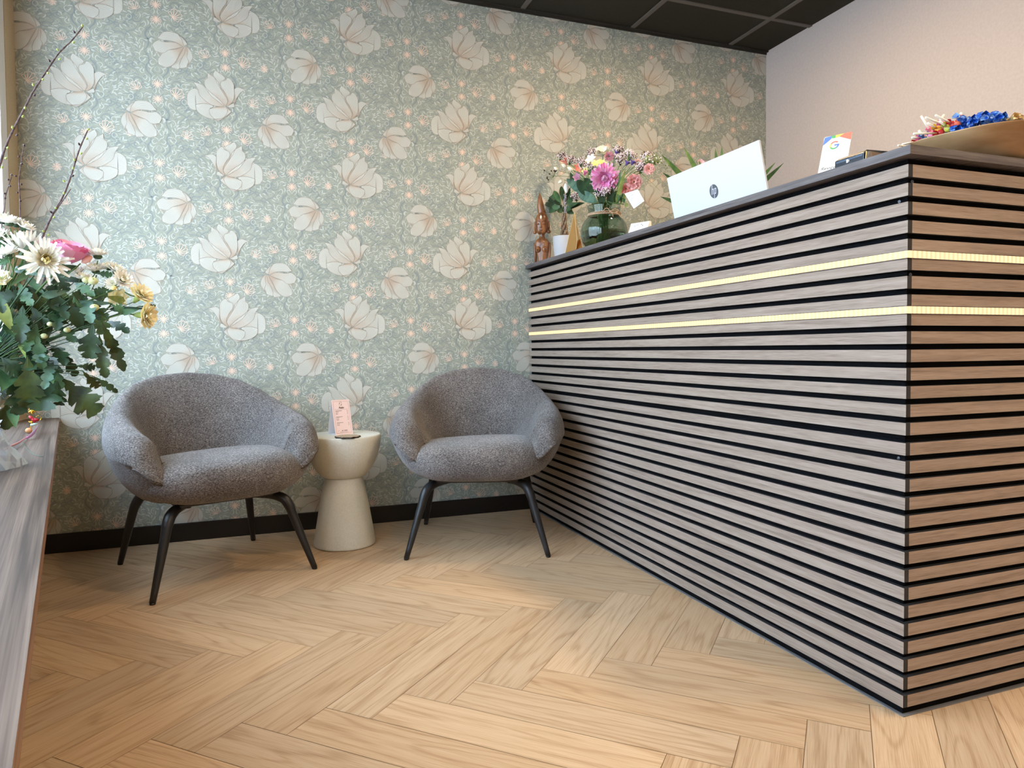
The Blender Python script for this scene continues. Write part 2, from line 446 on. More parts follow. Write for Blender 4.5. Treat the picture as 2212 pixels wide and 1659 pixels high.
# ground motifs (right half, mirrored)
def bgmotif():
    mo = Motif(); r = random.Random(11); occ = []
    def reg(pts, rad=16):
        P = crv([(a, b, 0) for a, b in pts], max(4, len(pts)*4))
        for p in P: occ.append((p.x, p.y, rad))
    def st(pts, wid, mi, layer=2, mirror_y=False, taper=True):
        for sy in ((1, -1) if mirror_y else (1,)):
            q = [(a, b*sy) for a, b in pts]
            mo.stroke(K(q), wid*ZK, mi, layer, taper=taper)
            reg(q, wid*0.5+9)
    # dark bold S stems
    for sy in (1, -1):
        st([(62, sy*130), (80, sy*230), (140, sy*300), (150, sy*370), (110, sy*430), (120, sy*520), (170, sy*590)], 26, 3, 1)
        st([(190, sy*110), (225, sy*170), (300, sy*180), (320, sy*120), (280, sy*95)], 16, 3, 1)
        st([(250, sy*215), (290, sy*300), (360, sy*330), (420, sy*390), (430, sy*470)], 13, 3, 1)
        st([(482, sy*250), (400, sy*230), (370, sy*280)], 12, 3, 1)
        st([(482, sy*350), (430, sy*320), (400, sy*350), (330, sy*400), (300, sy*480)], 12, 3, 1)
    mo.ring(482*ZK, 20*ZK, 205*ZK, 0.0022, 3, 1, n=26)
    mo.ring(482*ZK, 20*ZK, 110*ZK, 0.0016, 3, 1, n=20)
    # spider blossoms (half)
    for cy, s in ((112, 1), (-112, -1)):
        st([(0, cy-s*62), (7, cy), (0, cy+s*66)], 13, 4, 3)
        for a, b in ((38, 66), (66, 36), (76, -4), (58, -46), (28, -68)):
            mo.stroke(K([(3, cy+b*0.1*s), (a*0.55, cy+b*0.38*s), (a, cy+b*s)]), 10*ZK, 4, 3)
        st([(30, cy+60*s), (62, cy+38*s), (70, cy-4*s), (54, cy-40*s)], 5, 4, 3)
        st([(0, cy+118*s), (28, cy+70*s), (70, cy+60*s), (66, cy+100*s), (30, cy+135*s)], 13, 1, 2)
        st([(0, cy-60*s), (40, cy-66*s), (60, cy-92*s), (80, cy-112*s)], 6, 2, 2)
    for q in range(26):
        x = r.uniform(20, 460); y = r.uniform(-590, 590); a = r.uniform(0, PI); c = r.choice((-1, 1))
        mo.stroke(K([(x, y), (x+38*math.cos(a), y+38*math.sin(a)), (x+60*math.cos(a+c), y+60*math.sin(a+c)), (x+64*math.cos(a+2*c), y+64*math.sin(a+2*c))]), 13*ZK, 3, 1)
    # waves and hooks
    for sy in (1, -1):
        st([(78, sy*42), (108, sy*58), (152, sy*36), (190, sy*72)], 16, 1)
        st([(150, sy*36), (205, sy*26), (250, sy*50)], 6, 2)
        st([(92, sy*10), (130, sy*14), (160, sy*-4)], 6, 2) if sy > 0 else None
        st([(118, sy*212), (104, sy*170), (124, sy*128)], 17, 1)
        st([(170, sy*250), (140, sy*205), (164, sy*160), (205, sy*196)], 14, 1)
        st([(168, sy*272), (212, sy*258), (236, sy*296), (206, sy*330), (214, sy*356)], 13, 1)
        st([(60, sy*268), (90, sy*300), (76, sy*344), (40, sy*372)], 12, 1)
        st([(0, sy*300), (34, sy*322), (26, sy*360), (0, sy*380)], 9, 2)
        st([(24, sy*420), (70, sy*400), (96, sy*440), (60, sy*470)], 14, 1)
        st([(0, sy*440), (20, sy*480), (60, sy*500), (70, sy*545)], 11, 1)
        st([(178, sy*420), (220, sy*430), (240, sy*480), (200, sy*520)], 12, 1)
        mo.ring(366*ZK, sy*118*ZK, 34*ZK, 0.0022, 1, 2, n=12); occ.append((366, sy*118, 45))
        mo.ring(330*ZK, sy*262*ZK, 22*ZK, 0.0016, 2, 2, n=10); occ.append((330, sy*262, 30))
        st([(366, sy*152), (392, sy*186), (436, sy*178), (470, sy*200)], 7, 1)
        st([(392, sy*186), (382, sy*226), (340, sy*232)], 7, 1)
        st([(436, sy*178), (450, sy*140)], 7, 1)
        for a, b in ((250, 110), (262, 128), (236, 132), (420, 60), (300, 220), (60, 400), (230, 380)): mo.ring(a*ZK, sy*b*ZK, 4*ZK, 0.0011, 1, 2, n=5)
    # scattered comma leaves and small curls fill what is left
    tries = 0; n = 0
    while tries < 5200 and n < 250:
        tries += 1
        x = r.uniform(14, 478); y = r.uniform(-596, 596)
        if any((x-a)**2+(y-b)**2 < (c+13)**2 for a, b, c in occ): continue
        if ((x-265)**2+(y-5)**2) < 84**2: continue
        kind = r.random(); a = r.gauss(0.25, 0.45) if x > 250 else r.uniform(0, PI)
        L = r.uniform(24, 40)
        dx, dy = math.cos(a)*L, math.sin(a)*L
        c = r.uniform(-0.5, 0.5)
        pts = [(x-dx, y-dy), (x-dy*c, y+dx*c), (x+dx, y+dy)]
        if kind < 0.5: st(pts, r.uniform(14, 21), 1)
        elif kind < 0.75: st(pts+[(x+dx+dy*0.8, y+dy-dx*0.8)], 7, 2)
        elif kind < 0.9: st(pts, 13, 3, 2)
        else:
            mo.ring(x*ZK, y*ZK, r.uniform(9, 14)*ZK, 0.0013, 2, 2, n=7); occ.append((x, y, 15))
        n += 1
    return mo
MBG = bgmotif()
def shellet(rad, a0, nleaf, seed):
    mo = Motif(); r = random.Random(seed); bx, by = -math.cos(a0)*rad*0.62, -math.sin(a0)*rad*0.62
    prev = None
    for k in range(nleaf+1):
        a = a0 + (k/nleaf-0.5)*4.5
        tx, ty = math.cos(a)*rad*0.95, math.sin(a)*rad*0.95
        mo.stroke([(bx, by), ((bx+tx)*0.5+ty*0.08, (by+ty)*0.5-tx*0.08), (tx, ty)], rad*0.13, 4, 4)
        if prev:
            mx, my = (tx+prev[0])/2, (ty+prev[1])/2; L = math.hypot(mx, my) or 1
            mo.stroke([prev, (mx/L*rad*1.18, my/L*rad*1.18), (tx, ty)], rad*0.10, 4, 4)
        prev = (tx, ty)
    return mo
SH1, SH2 = shellet(0.0235, 0.8, 7, 1), shellet(0.0195, 1.9, 6, 2)
CRS = Motif()
for k in range(8):
    a = k*PI/4; CRS.stroke([(0, 0), (0.008*math.cos(a+.15), 0.008*math.sin(a+.15)), (0.0155*math.cos(a), 0.0155*math.sin(a))], 0.0032, 4, 4)
    CRS.ring(0.0125*math.cos(a), 0.0125*math.sin(a), 0.0038, 0.0011, 4, 4, n=6)
PXT, PZT = 0.535, 0.3315
XA, ZA = -1.4185, 1.2330                       # stem point of one tulip
XC0, ZC0 = -1.4147, 1.4300                     # centre between a spider pair in that column
for i in range(-2, 7):
    for half in (0, 1):
        cx = XC0 + 0.0 + PXT*i*1.0 + half*PXT/2
        if cx < XL-0.3 or cx > XR+0.3: continue
        for j in range(-6, 6):
            cz = ZC0 + j*PZT + half*PZT/2
            if cz < -0.25 or cz > H+0.25: continue
            MBG.put(cx, cz, 1, 1); MBG.put(cx, cz, -1, 1)
            SH1.put(cx+0.0735, cz-0.003); SH2.put(cx-0.083, cz+0.012)
            if (i+j) % 2 == 0: CRS.put(cx+0.160, cz-0.016)
            else: SH2.put(cx-0.157, cz-0.010, -1, 1)
for i in range(-2, 6):
    for j in range(-3, 4):
        ax = XA+PXT*i; az = ZA+2*PZT*j
        for mo, x, z, sx in ((MT, ax, az, 1), (MT, ax-0.003, az+0.362, -1), (MS, ax+0.3735, az+0.238, 1), (MS, ax+0.1665, az-0.064, -1)):
            if XL-0.2 < x < XR+0.2 and -0.2 < z < H+0.2: mo.put(x, z, sx, 1)
wall_back = wb.build('wall_back', WPM, kind='structure')

# ---- other walls
m_pink = mat('pink_plaster', (199, 186, 180), rough=0.85, spec=0.2); vary(m_pink, 90, (196, 183, 177), (202, 189, 183), bump=0.25, dist=0.001)
MB().box((XR, YB, -0.05), (XR+0.12, 0.0, 2.7)).build('wall_right', m_pink, kind='structure')
m_cream = mat('cream_plaster', (214, 202, 182), rough=0.8)
MB().box((XL-0.2, YB-0.12, -0.05), (XR+0.12, YB, 2.7)).build('wall_rear', m_cream, kind='structure')
WY0, WY1, WZ1 = -0.122, -3.62, 2.42
lw = MB()
lw.box((XL-0.22, YB, -0.05), (XL, 0.0, ZS-0.032))
lw.box((XL-0.22, WY0, ZS-0.032), (XL, 0.0, 2.7))
lw.box((XL-0.22, WY1, WZ1), (XL, WY0, 2.7))
lw.box((XL-0.22, YB, ZS-0.032), (XL, WY1, 2.7))
m_beige = mat('beige_plaster', (196, 178, 148), rough=0.8); vary(m_beige, 220, (188, 170, 140), (202, 184, 154), bump=0.3, dist=0.001)
lw.build('wall_left', m_beige, kind='structure')
# ---- window (frame, mullions, panes)
m_pvc = mat('white_window_plastic', (232, 234, 236), rough=0.35)
m_glass = mat('window_glass', (255, 255, 255), rough=0.0, trans=1.0, ior=1.01, spec=0.0)
win = bpy.data.objects.new('window_1', None); COL.objects.link(win); win['kind'] = 'structure'; win.location = (XL, -1.85, ZS)
f = MB(); fx0, fx1 = XL-0.085, XL-0.001
f.box((fx0, WY0-0.075, ZS+0.002), (fx1, WY0-0.0005, WZ1)); f.box((fx0, WY1, ZS+0.002), (fx1, WY1+0.075, WZ1))
f.box((fx0, WY1+0.075, ZS+0.002), (fx1, WY0-0.075, ZS+0.06)); f.box((fx0, WY1+0.075, WZ1-0.07), (fx1, WY0-0.075, WZ1))
for yy in (-1.30, -2.47): f.box((fx0, yy-0.04, ZS+0.06), (fx1-0.01, yy+0.04, WZ1-0.07))
o = f.build('window_frame', m_pvc, win, bevel=0.004); o.matrix_parent_inverse = Matrix.Translation((-XL, 1.85, -ZS))
for a, b in ((WY0-0.075, -1.26), (-1.34, -2.43), (-2.51, WY1+0.075)):
    o = MB().box((XL-0.05, b, ZS+0.06), (XL-0.044, a, WZ1-0.07)).build('pane', m_glass, win); o.matrix_parent_inverse = Matrix.Translation((-XL, 1.85, -ZS))
# ---- ceiling: dark mineral tiles in a T-grid
m_tile = mat('dark_ceiling_tile', (52, 51, 45), rough=0.9, spec=0.15); vary(m_tile, 500, (46, 46, 40), (58, 56, 50))
m_tbar = mat('dark_grid_bar', (92, 86, 80), rough=0.6)
TP = 0.6269; GX, GY = 1.2261, -0.3513
cb = MB(); cb.box((XL-0.25, YB-0.15, H+0.006), (XR+0.15, 0.12, H+0.12), 0)
k = -6
for k in range(-6, 2):
    x = GX+k*TP
    if XL < x < XR: cb.box((x-0.012, YB, H), (x+0.012, -0.012, H+0.008), 1)
for k in range(-10, 1):
    y = GY+k*TP
    if YB < y < 0: cb.box((XL, y-0.012, H+0.0005), (XR, y+0.012, H+0.008), 1)
cb.build('ceiling', [m_tile, m_tbar], kind='structure')
m_blk = mat('black_trim_paint', (20, 21, 22), rough=0.45)
m_blk2 = mat('dark_angle_trim', (40, 39, 35), rough=0.6)
t = MB(); t.box((XL, -0.022, H-0.002), (XR, 0, H+0.004)); t.box((XL, -0.006, H-0.012), (XR, 0, H-0.002)); t.build('trim_1', m_blk2, kind='structure')
t = MB(); t.box((XL, -0.016, 0), (0.012, -0.0026, 0.0784)); t.build('baseboard_back', m_blk, kind='structure', bevel=0.002)

# ---- windowsill board (its free edge splays away from the window)
m_sill = wood('walnut_sill', [(66, 52, 42), (98, 81, 69), (126, 109, 97)], rough=0.6, along=0.5, across=34, bump=0.08, cath=0.6, spec=0.25)
m_sille = wood('walnut_sill_edge', [(104, 74, 56), (130, 96, 74), (150, 116, 92)], rough=0.5, along=2, across=60)
def sx(y): return -2.072+(0.594)*((y+0.016)/(-2.847))
ys = [-0.0045, -1.2, -2.4, -3.62]
sb = MB()
e = Vector((sx(-2)-sx(-1), -1)).normalized()
for ya, yb_ in zip(ys[:-1], ys[1:]):
    P = [(XL-0.05 if ya < WY0 else XL, ya, ZS), (sx(ya), ya, ZS), (sx(yb_), yb_, ZS), (XL-0.05, yb_, ZS)]
    P = [(XL+0.001, ya, ZS), (sx(ya), ya, ZS), (sx(yb_), yb_, ZS), (XL+0.001, yb_, ZS)]
    B = [(x, y, z-0.030) for x, y, z in P]
    uvf = lambda p: (p[0]*e.x+p[1]*e.y, p[0]*e.y-p[1]*e.x)
    sb.add(P, [(0, 3, 2, 1)], 0, [[uvf(P[i]) for i in (0, 3, 2, 1)]])
    sb.add(B, [(0, 1, 2, 3)], 1, [[uvf(B[i]) for i in (0, 1, 2, 3)]])
    V = [P[1], P[2], B[2], B[1]]
    sb.add(V, [(0, 1, 2, 3)], 1, [[(v[1], v[2]) for v in V]])
    if ya == ys[0]:
        V = [P[0], P[1], B[1], B[0]]; sb.add(V, [(0, 1, 2, 3)], 1, [[(v[0], v[2]) for v in V]])
    if yb_ == ys[-1]:
        V = [P[3], P[2], B[2], B[3]]; sb.add(V, [(0, 3, 2, 1)], 1, [[(V[i][0], V[i][2]) for i in (0, 3, 2, 1)]])
o = sb.build('windowsill', [m_sill, m_sille])
tag(o, 'wide walnut-look windowsill board running along the left side under the flowers', 'windowsill')
# ================================================================== RECEPTION DESK
TT, TB = 1.2484, 1.2295
YL = -2.2520
m_ven = wood('slat_veneer', [(104, 90, 78), (148, 131, 118), (170, 154, 141)], rough=0.55, along=3.0, across=90, bump=0.12, cath=0.10, w1=0.5, w2=0.5, spec=0.3)
m_mdf = mat('black_slat_core', (38, 38, 40), rough=0.7)
m_felt = mat('black_felt', (10, 11, 14), rough=0.95, spec=0.1)
m_top = wood('dark_laminate', [(62, 58, 58), (92, 86, 86), (122, 116, 114)], rough=0.45, along=2.2, across=80, bump=0.1, cath=0.2, w1=0.7)
desk = thing('reception_desk', 'long dark slatted wooden reception desk with two glowing light strips', 'desk', (0.35, -1.2, 0))
DI = Matrix.Translation((-0.35, 1.2, 0))
def dpart(o): o.matrix_parent_inverse = DI; return o
XE = 1.10
c = MB()
c.box((0.016, YL+0.016, 0.0), (0.44, -0.0045, TB-0.0005)); c.box((0.44, YL+0.016, 0.0), (XE, YL+0.42, TB-0.0005))
dpart(c.build('carcass', m_felt, desk))
rs = random.Random(5)
def ztop(i): return 0.0228 + (30-i)*0.04 + 0.027 + (0.0042 if i <= 15 else 0)
for (side, i0, i1, nm) in (('L', 1, 15, 'slat_panel'), ('L', 16, 30, 'slat_panel'), ('F', 1, 15, 'slat_panel'), ('F', 16, 30, 'slat_panel')):
    s = MB()
    for i in range(i0, i1+1):
        z1 = ztop(i); z0 = z1-0.027; du, dv = rs.uniform(0, 30), rs.uniform(0, 30)
        lo = (0.0, YL, z0) if side == 'L' else (0.0122, YL, z0)
        hi = (0.0120, -0.0045, z1) if side == 'L' else (XE, YL+0.0118, z1)
        if side == 'L': hi = (0.0118, -0.0045, z1)
        s.box(lo, hi, 1)
        if side == 'L': V = [(-0.0003, YL, z0), (-0.0003, YL, z1), (-0.0003, -0.0045, z1), (-0.0003, -0.0045, z0)]; a = 1
        else: V = [(0.0122, YL-0.0003, z0), (XE, YL-0.0003, z0), (XE, YL-0.0003, z1), (0.0122, YL-0.0003, z1)]; a = 0
        s.add(V, [(0, 1, 2, 3)], 0, [[(v[a]+du, v[2]+dv) for v in V]])
    p = dpart(s.build(nm, [m_ven, m_mdf], desk))
    b = MB()
    za = 0.003 if i1 == 30 else ztop(15)-0.027-0.0105; zb = TB-0.001 if i0 == 1 else ztop(15)-0.027-0.011
    if side == 'L': b.box((0.0118, YL+0.012, za), (0.0155, -0.0045, zb))
    else: b.box((0.0156, YL+0.0118, za), (XE, YL+0.0155, zb))
    fo = b.build('felt_backing', m_felt, p)
# led strips in two of the gaps
m_led = mat('led_diffuser', (120, 105, 75), rough=0.5, emit=(255, 226, 176), estr=1.0)
nb = m_led.node_tree.nodes['Principled BSDF']
tc = nd(m_led, 'ShaderNodeUVMap'); sp = nd(m_led, 'ShaderNodeSeparateXYZ'); lk(m_led, tc.outputs[0], sp.inputs[0])
mm = nd(m_led, 'ShaderNodeMath', operation='MULTIPLY'); mm.inputs[1].default_value = 2*PI/0.0135; lk(m_led, sp.outputs[0], mm.inputs[0])
ss = nd(m_led, 'ShaderNodeMath', operation='SINE'); lk(m_led, mm.outputs[0], ss.inputs[0])
m2 = nd(m_led, 'ShaderNodeMath', operation='MULTIPLY_ADD'); m2.inputs[1].default_value = 0.22; m2.inputs[2].default_value = 1.06; lk(m_led, ss.outputs[0], m2.inputs[0])
lk(m_led, m2.outputs[0], nb.inputs['Emission Strength'])
m_alu = mat('led_profile_black', (26, 26, 28), rough=0.4)
for gi in (5, 8):
    zc = (ztop(gi)-0.027 + ztop(gi+1))/2
    for side in 'LF':
        s = MB(); h = 0.0092
        if side == 'L':
            s.box((-0.0022, YL, zc-h), (0.0116, -0.008, zc+h), 1)
            V = [(-0.0045, YL-0.003, zc-0.0078), (-0.0045, YL-0.003, zc+0.0078), (-0.0045, -0.010, zc+0.0078), (-0.0045, -0.010, zc-0.0078)]; a = 1
            s.box((-0.0044, YL-0.003, zc-0.0078), (-0.0022, -0.010, zc+0.0078), 0)
        else:
            s.box((0.0140, YL-0.0022, zc-h), (XE, YL+0.0116, zc+h), 1)
            V = [(-0.002, YL-0.0045, zc-0.0078), (XE, YL-0.0045, zc-0.0078), (XE, YL-0.0045, zc+0.0078), (-0.002, YL-0.0045, zc+0.0078)]; a = 0
            s.box((-0.002, YL-0.0044, zc-0.0078), (XE, YL-0.0022, zc+0.0078), 0)
        s.add(V, [(0, 1, 2, 3)], 0, [[(v[a], v[2]) for v in V]])
        dpart(s.build('light_strip', [m_led, m_alu], desk))
# top
tp = MB()
def topface(V, a, b, mi=0, off=0): tp.add(V, [(0, 1, 2, 3)], mi, [[(v[a]+off, v[b]) for v in V]])
X0, Y0, X1, YI = -0.0194, YL-0.0209, XE+0.02, YL+0.46
for z, fl in ((TT, 0), (TB, 1)):
    A = [(X0, Y0, z), (0.47, Y0, z), (0.47, -0.0045, z), (X0, -0.0045, z)]; B = [(0.47, Y0, z), (X1, Y0, z), (X1, YI, z), (0.47, YI, z)]
    if fl: A.reverse(); B.reverse()
    topface(A, 1, 0); topface(B, 0, 1)
topface([(X0, -0.0045, TB), (X0, Y0, TB), (X0, Y0, TT), (X0, -0.0045, TT)], 1, 2)
topface([(X0, Y0, TB), (X1, Y0, TB), (X1, Y0, TT), (X0, Y0, TT)], 0, 2, off=7)
topface([(X1, Y0, TB), (X1, YI, TB), (X1, YI, TT), (X1, Y0, TT)], 1, 2)
topface([(X1, YI, TB), (0.47, YI, TB), (0.47, YI, TT), (X1, YI, TT)], 0, 2)
topface([(0.47, YI, TB), (0.47, -0.0045, TB), (0.47, -0.0045, TT), (0.47, YI, TT)], 1, 2)
topface([(0.47, -0.0045, TB), (X0, -0.0045, TB), (X0, -0.0045, TT), (0.47, -0.0045, TT)], 0, 2)
dpart(tp.build('countertop', m_top, desk))
m_seal = mat('grey_sealant', (112, 110, 110), rough=0.6)
s = MB(); s.box((0.004, YL+0.002, 0.0), (0.0158, -0.0045, 0.0022)); s.box((0.0158, YL+0.002, 0.0), (XE, YL+0.015, 0.0022))
dpart(s.build('sealant_line', m_seal, desk))
m_screw = mat('dark_screw', (95, 98, 104), rough=0.35, metal=1.0)
for (px, py, ax) in ((1943, 435.5, 'L'), (1941, 989.5, 'L'), (1970.5, 392.5, 'F'), (1966.5, 593, 'F')):
    p = at(px, py, x=0.0116) if ax == 'L' else at(px, py, y=YL+0.0116)
    d = Vector((-1, 0, 0)) if ax == 'L' else Vector((0, -1, 0))
    s = MB(); M4 = zframe(p, d)
    s.lathe([(0.0, 0.0014), (0.0012, 0.0016), (0.0014, 0.0008), (0.0026, 0.0008), (0.0036, 0.0012), (0.0040, 0.0), (0.0040, -0.001)], 14, mat4=M4)
    dpart(s.build('screw', m_screw, desk, smooth=True))

# ================================================================== ARMCHAIRS
m_fab = mat('grey_chenille', (120, 120, 126), rough=0.95, spec=0.1, sheen=0.25)
def fabric(m):
    b = m.node_tree.nodes['Principled BSDF']
    tc = nd(m, 'ShaderNodeTexCoord')
    mp = nd(m, 'ShaderNodeMapping'); mp.inputs['Scale'].default_value = (170, 170, 640); lk(m, tc.outputs['Object'], mp.inputs[0])
    no = nd(m, 'ShaderNodeTexNoise'); no.inputs['Scale'].default_value = 1.0; no.inputs['Detail'].default_value = 2; no.inputs['Roughness'].default_value = 0.7
    lk(m, mp.outputs[0], no.inputs['Vector'])
    n2 = nd(m, 'ShaderNodeTexNoise'); n2.inputs['Scale'].default_value = 7.0; n2.inputs['Detail'].default_value = 2; lk(m, tc.outputs['Object'], n2.inputs['Vector'])
    ad = nd(m, 'ShaderNodeMath', operation='MULTIPLY_ADD'); ad.inputs[1].default_value = 0.16; lk(m, n2.outputs[0], ad.inputs[0]); lk(m, no.outputs[0], ad.inputs[2])
    cr = nd(m, 'ShaderNodeValToRGB'); e = cr.color_ramp.elements
    e[0].position = 0.42; e[0].color = lin((52, 47, 46)); e[1].position = 0.78; e[1].color = lin((160, 153, 148))
    x = e.new(0.57); x.color = lin((94, 88, 86))
    lk(m, ad.outputs[0], cr.inputs[0]); lk(m, cr.outputs[0], b.inputs['Base Color'])
    bp = nd(m, 'ShaderNodeBump'); bp.inputs['Strength'].default_value = 0.7; bp.inputs['Distance'].default_value = 0.003
    lk(m, no.outputs[0], bp.inputs['Height']); lk(m, bp.outputs[0], b.inputs['Normal'])
fabric(m_fab)
m_leg = mat('black_powder_coat', (30, 31, 34), rough=0.38, spec=0.5)
m_glide = mat('black_plastic', (18, 18, 19), rough=0.5)
def ipol(tab, t):
    for (a, va), (b, vb) in zip(tab[:-1], tab[1:]):
        if t <= b:
            f = (t-a)/(b-a); f = f*f*(3-2*f)*0.35+f*0.65
            return tuple(p+(q-p)*f for p, q in zip(va, vb)) if isinstance(va, tuple) else va+(vb-va)*f
    return tab[-1][1]
def make_chair(label):
    ch = thing('armchair', label, 'armchair')
    # shell: a rounded pad swept from one arm front round the back to the other
    NS = 64
    plan_pts = crv([(a_, b_, 0) for a_, b_ in ((0, .315), (.11, .305), (.21, .262), (.285, .18), (.335, .07), (.355, -.05), (.352, -.15), (.318, -.240), (.262, -.298))], 101)
    top_t = [(0, .742), (.12, .734), (.24, .710), (.34, .676), (.44, .634), (.54, .600), (.66, .575), (.80, .553), (.90, .520), (1, .455)]
    th_t = [(0, .085), (.3, .095), (.5, .115), (.7, .128), (.9, .122), (1, .10)]
    rows = []
    for si in range(-NS, NS+1):
        t = abs(si)/NS; sg = 1 if si >= 0 else -1
        k = t*100; k0 = min(int(k), 99); p = plan_pts[k0].lerp(plan_pts[k0+1], k-k0)
        tg = (plan_pts[min(k0+2, 100)]-plan_pts[max(k0-1, 0)]).normalized()
        nrm = Vector((-tg.y, tg.x, 0)); 
        if nrm.dot(Vector((p.x, p.y+0.02, 0))) < 0: nrm = -nrm
        zt = ipol(top_t, t); th = ipol(th_t, t)
        zb = 0.315; zm = 0.45
        lean = 0.030*(1-t)                                       # the back leans out at its top
        loop = [(-.115, .302), (-.070, .330), (-.022, .395), (0.0+lean*.2, .47), (0.004+lean*.6, zt-0.10), (-.006+lean, zt-.045), (-.028+lean, zt-.010), (-th*.5+lean, zt), (-th+.026+lean, zt-.012), (-th+.004+lean, zt-.048), (-th-.012+lean*.3, zt-.12), (-th-.028, .46), (-th-.045, .395), (-th-.060, .335), (-.150, .302)]
        zmax = zt
        loop2 = []
        for r_, z in loop: loop2.append((r_, min(z, zt - (0.0 if z == zt else 0.004))))
        end = max(0.0, (t-0.86)/0.14)
        sh = math.sqrt(max(0.0, 1-end*end)); sh = 0.20+0.80*sh if end > 0 else 1.0
        cz = 0.385; cr_ = -th*0.52
        row = []
        fwd = tg if True else tg
        for r_, z in loop2:
            r2 = cr_+(r_-cr_)*sh; z2 = cz+(z-cz)*sh
            q = p + nrm*r2
            row.append(Vector((sg*q.x, q.y, z2)))
        rows.append(row)
    # fabric fold lines are left to the cloth bump
    b = MB(); b.grid(rows, closed=True)
    n = len(rows[0]); b.f.append(list(range(n))); b.mi.append(0); b.uv.append(None); b.tn.append(None)
    m0 = (len(rows)-1)*n; b.f.append([m0+k for k in range(n-1, -1, -1)]); b.mi.append(0); b.uv.append(None); b.tn.append(None)
    o = b.build('backrest_shell', m_fab, ch, smooth=True, subsurf=1)
    # thick seat
    rows = []
    prof = [(0.0, .292), (.60, .293), (.80, .300), (.93, .322), (1.0, .360), (1.005, .392), (.97, .424), (.88, .444), (.72, .453), (.4, .457), (0.0, .458)]
    for f_, z in prof:
        row = []
        for k in range(48):
            a = 2*PI*k/48; ca, sa = math.cos(a), math.sin(a); e_ = 0.62
            hx = 0.305 if z < .395 else (0.286 if z < .43 else 0.262); hy = 0.262
            x = hx*f_*(abs(ca)**e_)*(1 if ca >= 0 else -1); y = hy*f_*(abs(sa)**e_)*(1 if sa >= 0 else -1)
            if y < 0: y *= 1.0 + 0.10*(1-abs(x/hx)**2)
            if y > 0: x *= 1-0.14*(y/hy)
            zz = z - (0.030*max(0, (y/hy)) if z > .42 else 0) + (0.006*math.sin(7*x+3*y) if z > .43 else 0)
            if z < .35: zz += 0.022*max(0.0, abs(x)/hx-0.55)/0.45*f_
            row.append(Vector((x, y-0.045, zz)))
        rows.append(row)
    b = MB(); b.grid(rows, closed=True)
    b.build('seat', m_fab, ch, smooth=True, subsurf=1)
    # steel underframe
    b = MB(); b.box((-.17, -.19, .2835), (.17, .16, .2915))
    for x in (-.13, .13): b.tube([(x, -.17, .290), (x, -.17, .276)], .008, 10)
    b.build('underframe', m_leg, ch)
    for sx_ in (-1, 1):
        for sy_ in (-1, 1):
            fx = .279 if sy_ < 0 else .257; fy = -.282 if sy_ < 0 else .284
            yy = (lambda v: v) if sy_ < 0 else (lambda v: -v)
            P = crv([(sx_*.115, yy(-.125), .284), (sx_*.165, yy(-.172), .281), (sx_*.196, yy(-.203), .268), (sx_*.212, yy(-.218), .240), (sx_*.222, yy(-.228), .205), (sx_*(.222+(fx-.222)*.5), yy(-.228)+(fy-yy(-.228))*.5, .105), (sx_*fx, fy, .006)], 22)
            Rr = [ipol([(0, .0135), (.3, .0185), (.45, .0190), (.7, .0158), (1, .0105)], k/21) for k in range(22)]
            b = MB(); b.tube(P, Rr, 14)
            lg = b.build('leg', m_leg, ch, smooth=True)
            g = MB(); g.lathe([(0.0, 0.0), (.0088, 0.0), (.0096, .002), (.0096, .007), (0, .0075)], 14, mat4=Matrix.Translation((sx_*fx, fy, 0)))
            g.build('glide', m_glide, lg, smooth=True)
    return ch
c1 = make_chair('grey woven tub armchair nearest the window, turned towards the desk')
c1.location = (-1.484, -0.469, 0); c1.rotation_euler = (0, 0, R(20.2)); c1['group'] = 'grey tub armchairs along the wallpapered wall'
def dup(o, parent=None):
    c = o.copy(); COL.objects.link(c)
    if parent is not None: c.parent = parent
    for chd in list(o.children): dup(chd, c)
    return c
c2 = dup(c1); c2['label'] = 'grey woven tub armchair standing in the corner beside the slatted desk'
c2.location = (-0.4255, -0.4765, 0); c2.rotation_euler = (0, 0, R(-18.6))

# ================================================================== SIDE TABLE with card and coaster
m_stone = mat('cream_stoneware', (206, 202, 184), rough=0.7, spec=0.3); vary(m_stone, 160, (203, 201, 188), (211, 210, 200), bump=0.02)
tb = thing('side_table', 'cream hourglass-shaped round side table between the two grey armchairs', 'side table', (-0.9755, -0.322, 0))
b = MB(); b.lathe([(0, .001), (.124, .001), (.128, .004), (.1285, .010), (.118, .075), (.104, .160), (.090, .235), (.0785, .283), (.0775, .2885), (0, .2885)], 64)
b.build('base', m_stone, tb, smooth=True)
b = MB(); b.lathe([(0, .289), (.079, .289), (.092, .296), (.108, .312), (.126, .340), (.141, .374), (.151, .410), (.1565, .445), (.1575, .462), (.1555, .4670), (.150, .4678), (0, .4678)], 64)
b.build('bowl_top', m_stone, tb, smooth=True)
ZT = 0.4678
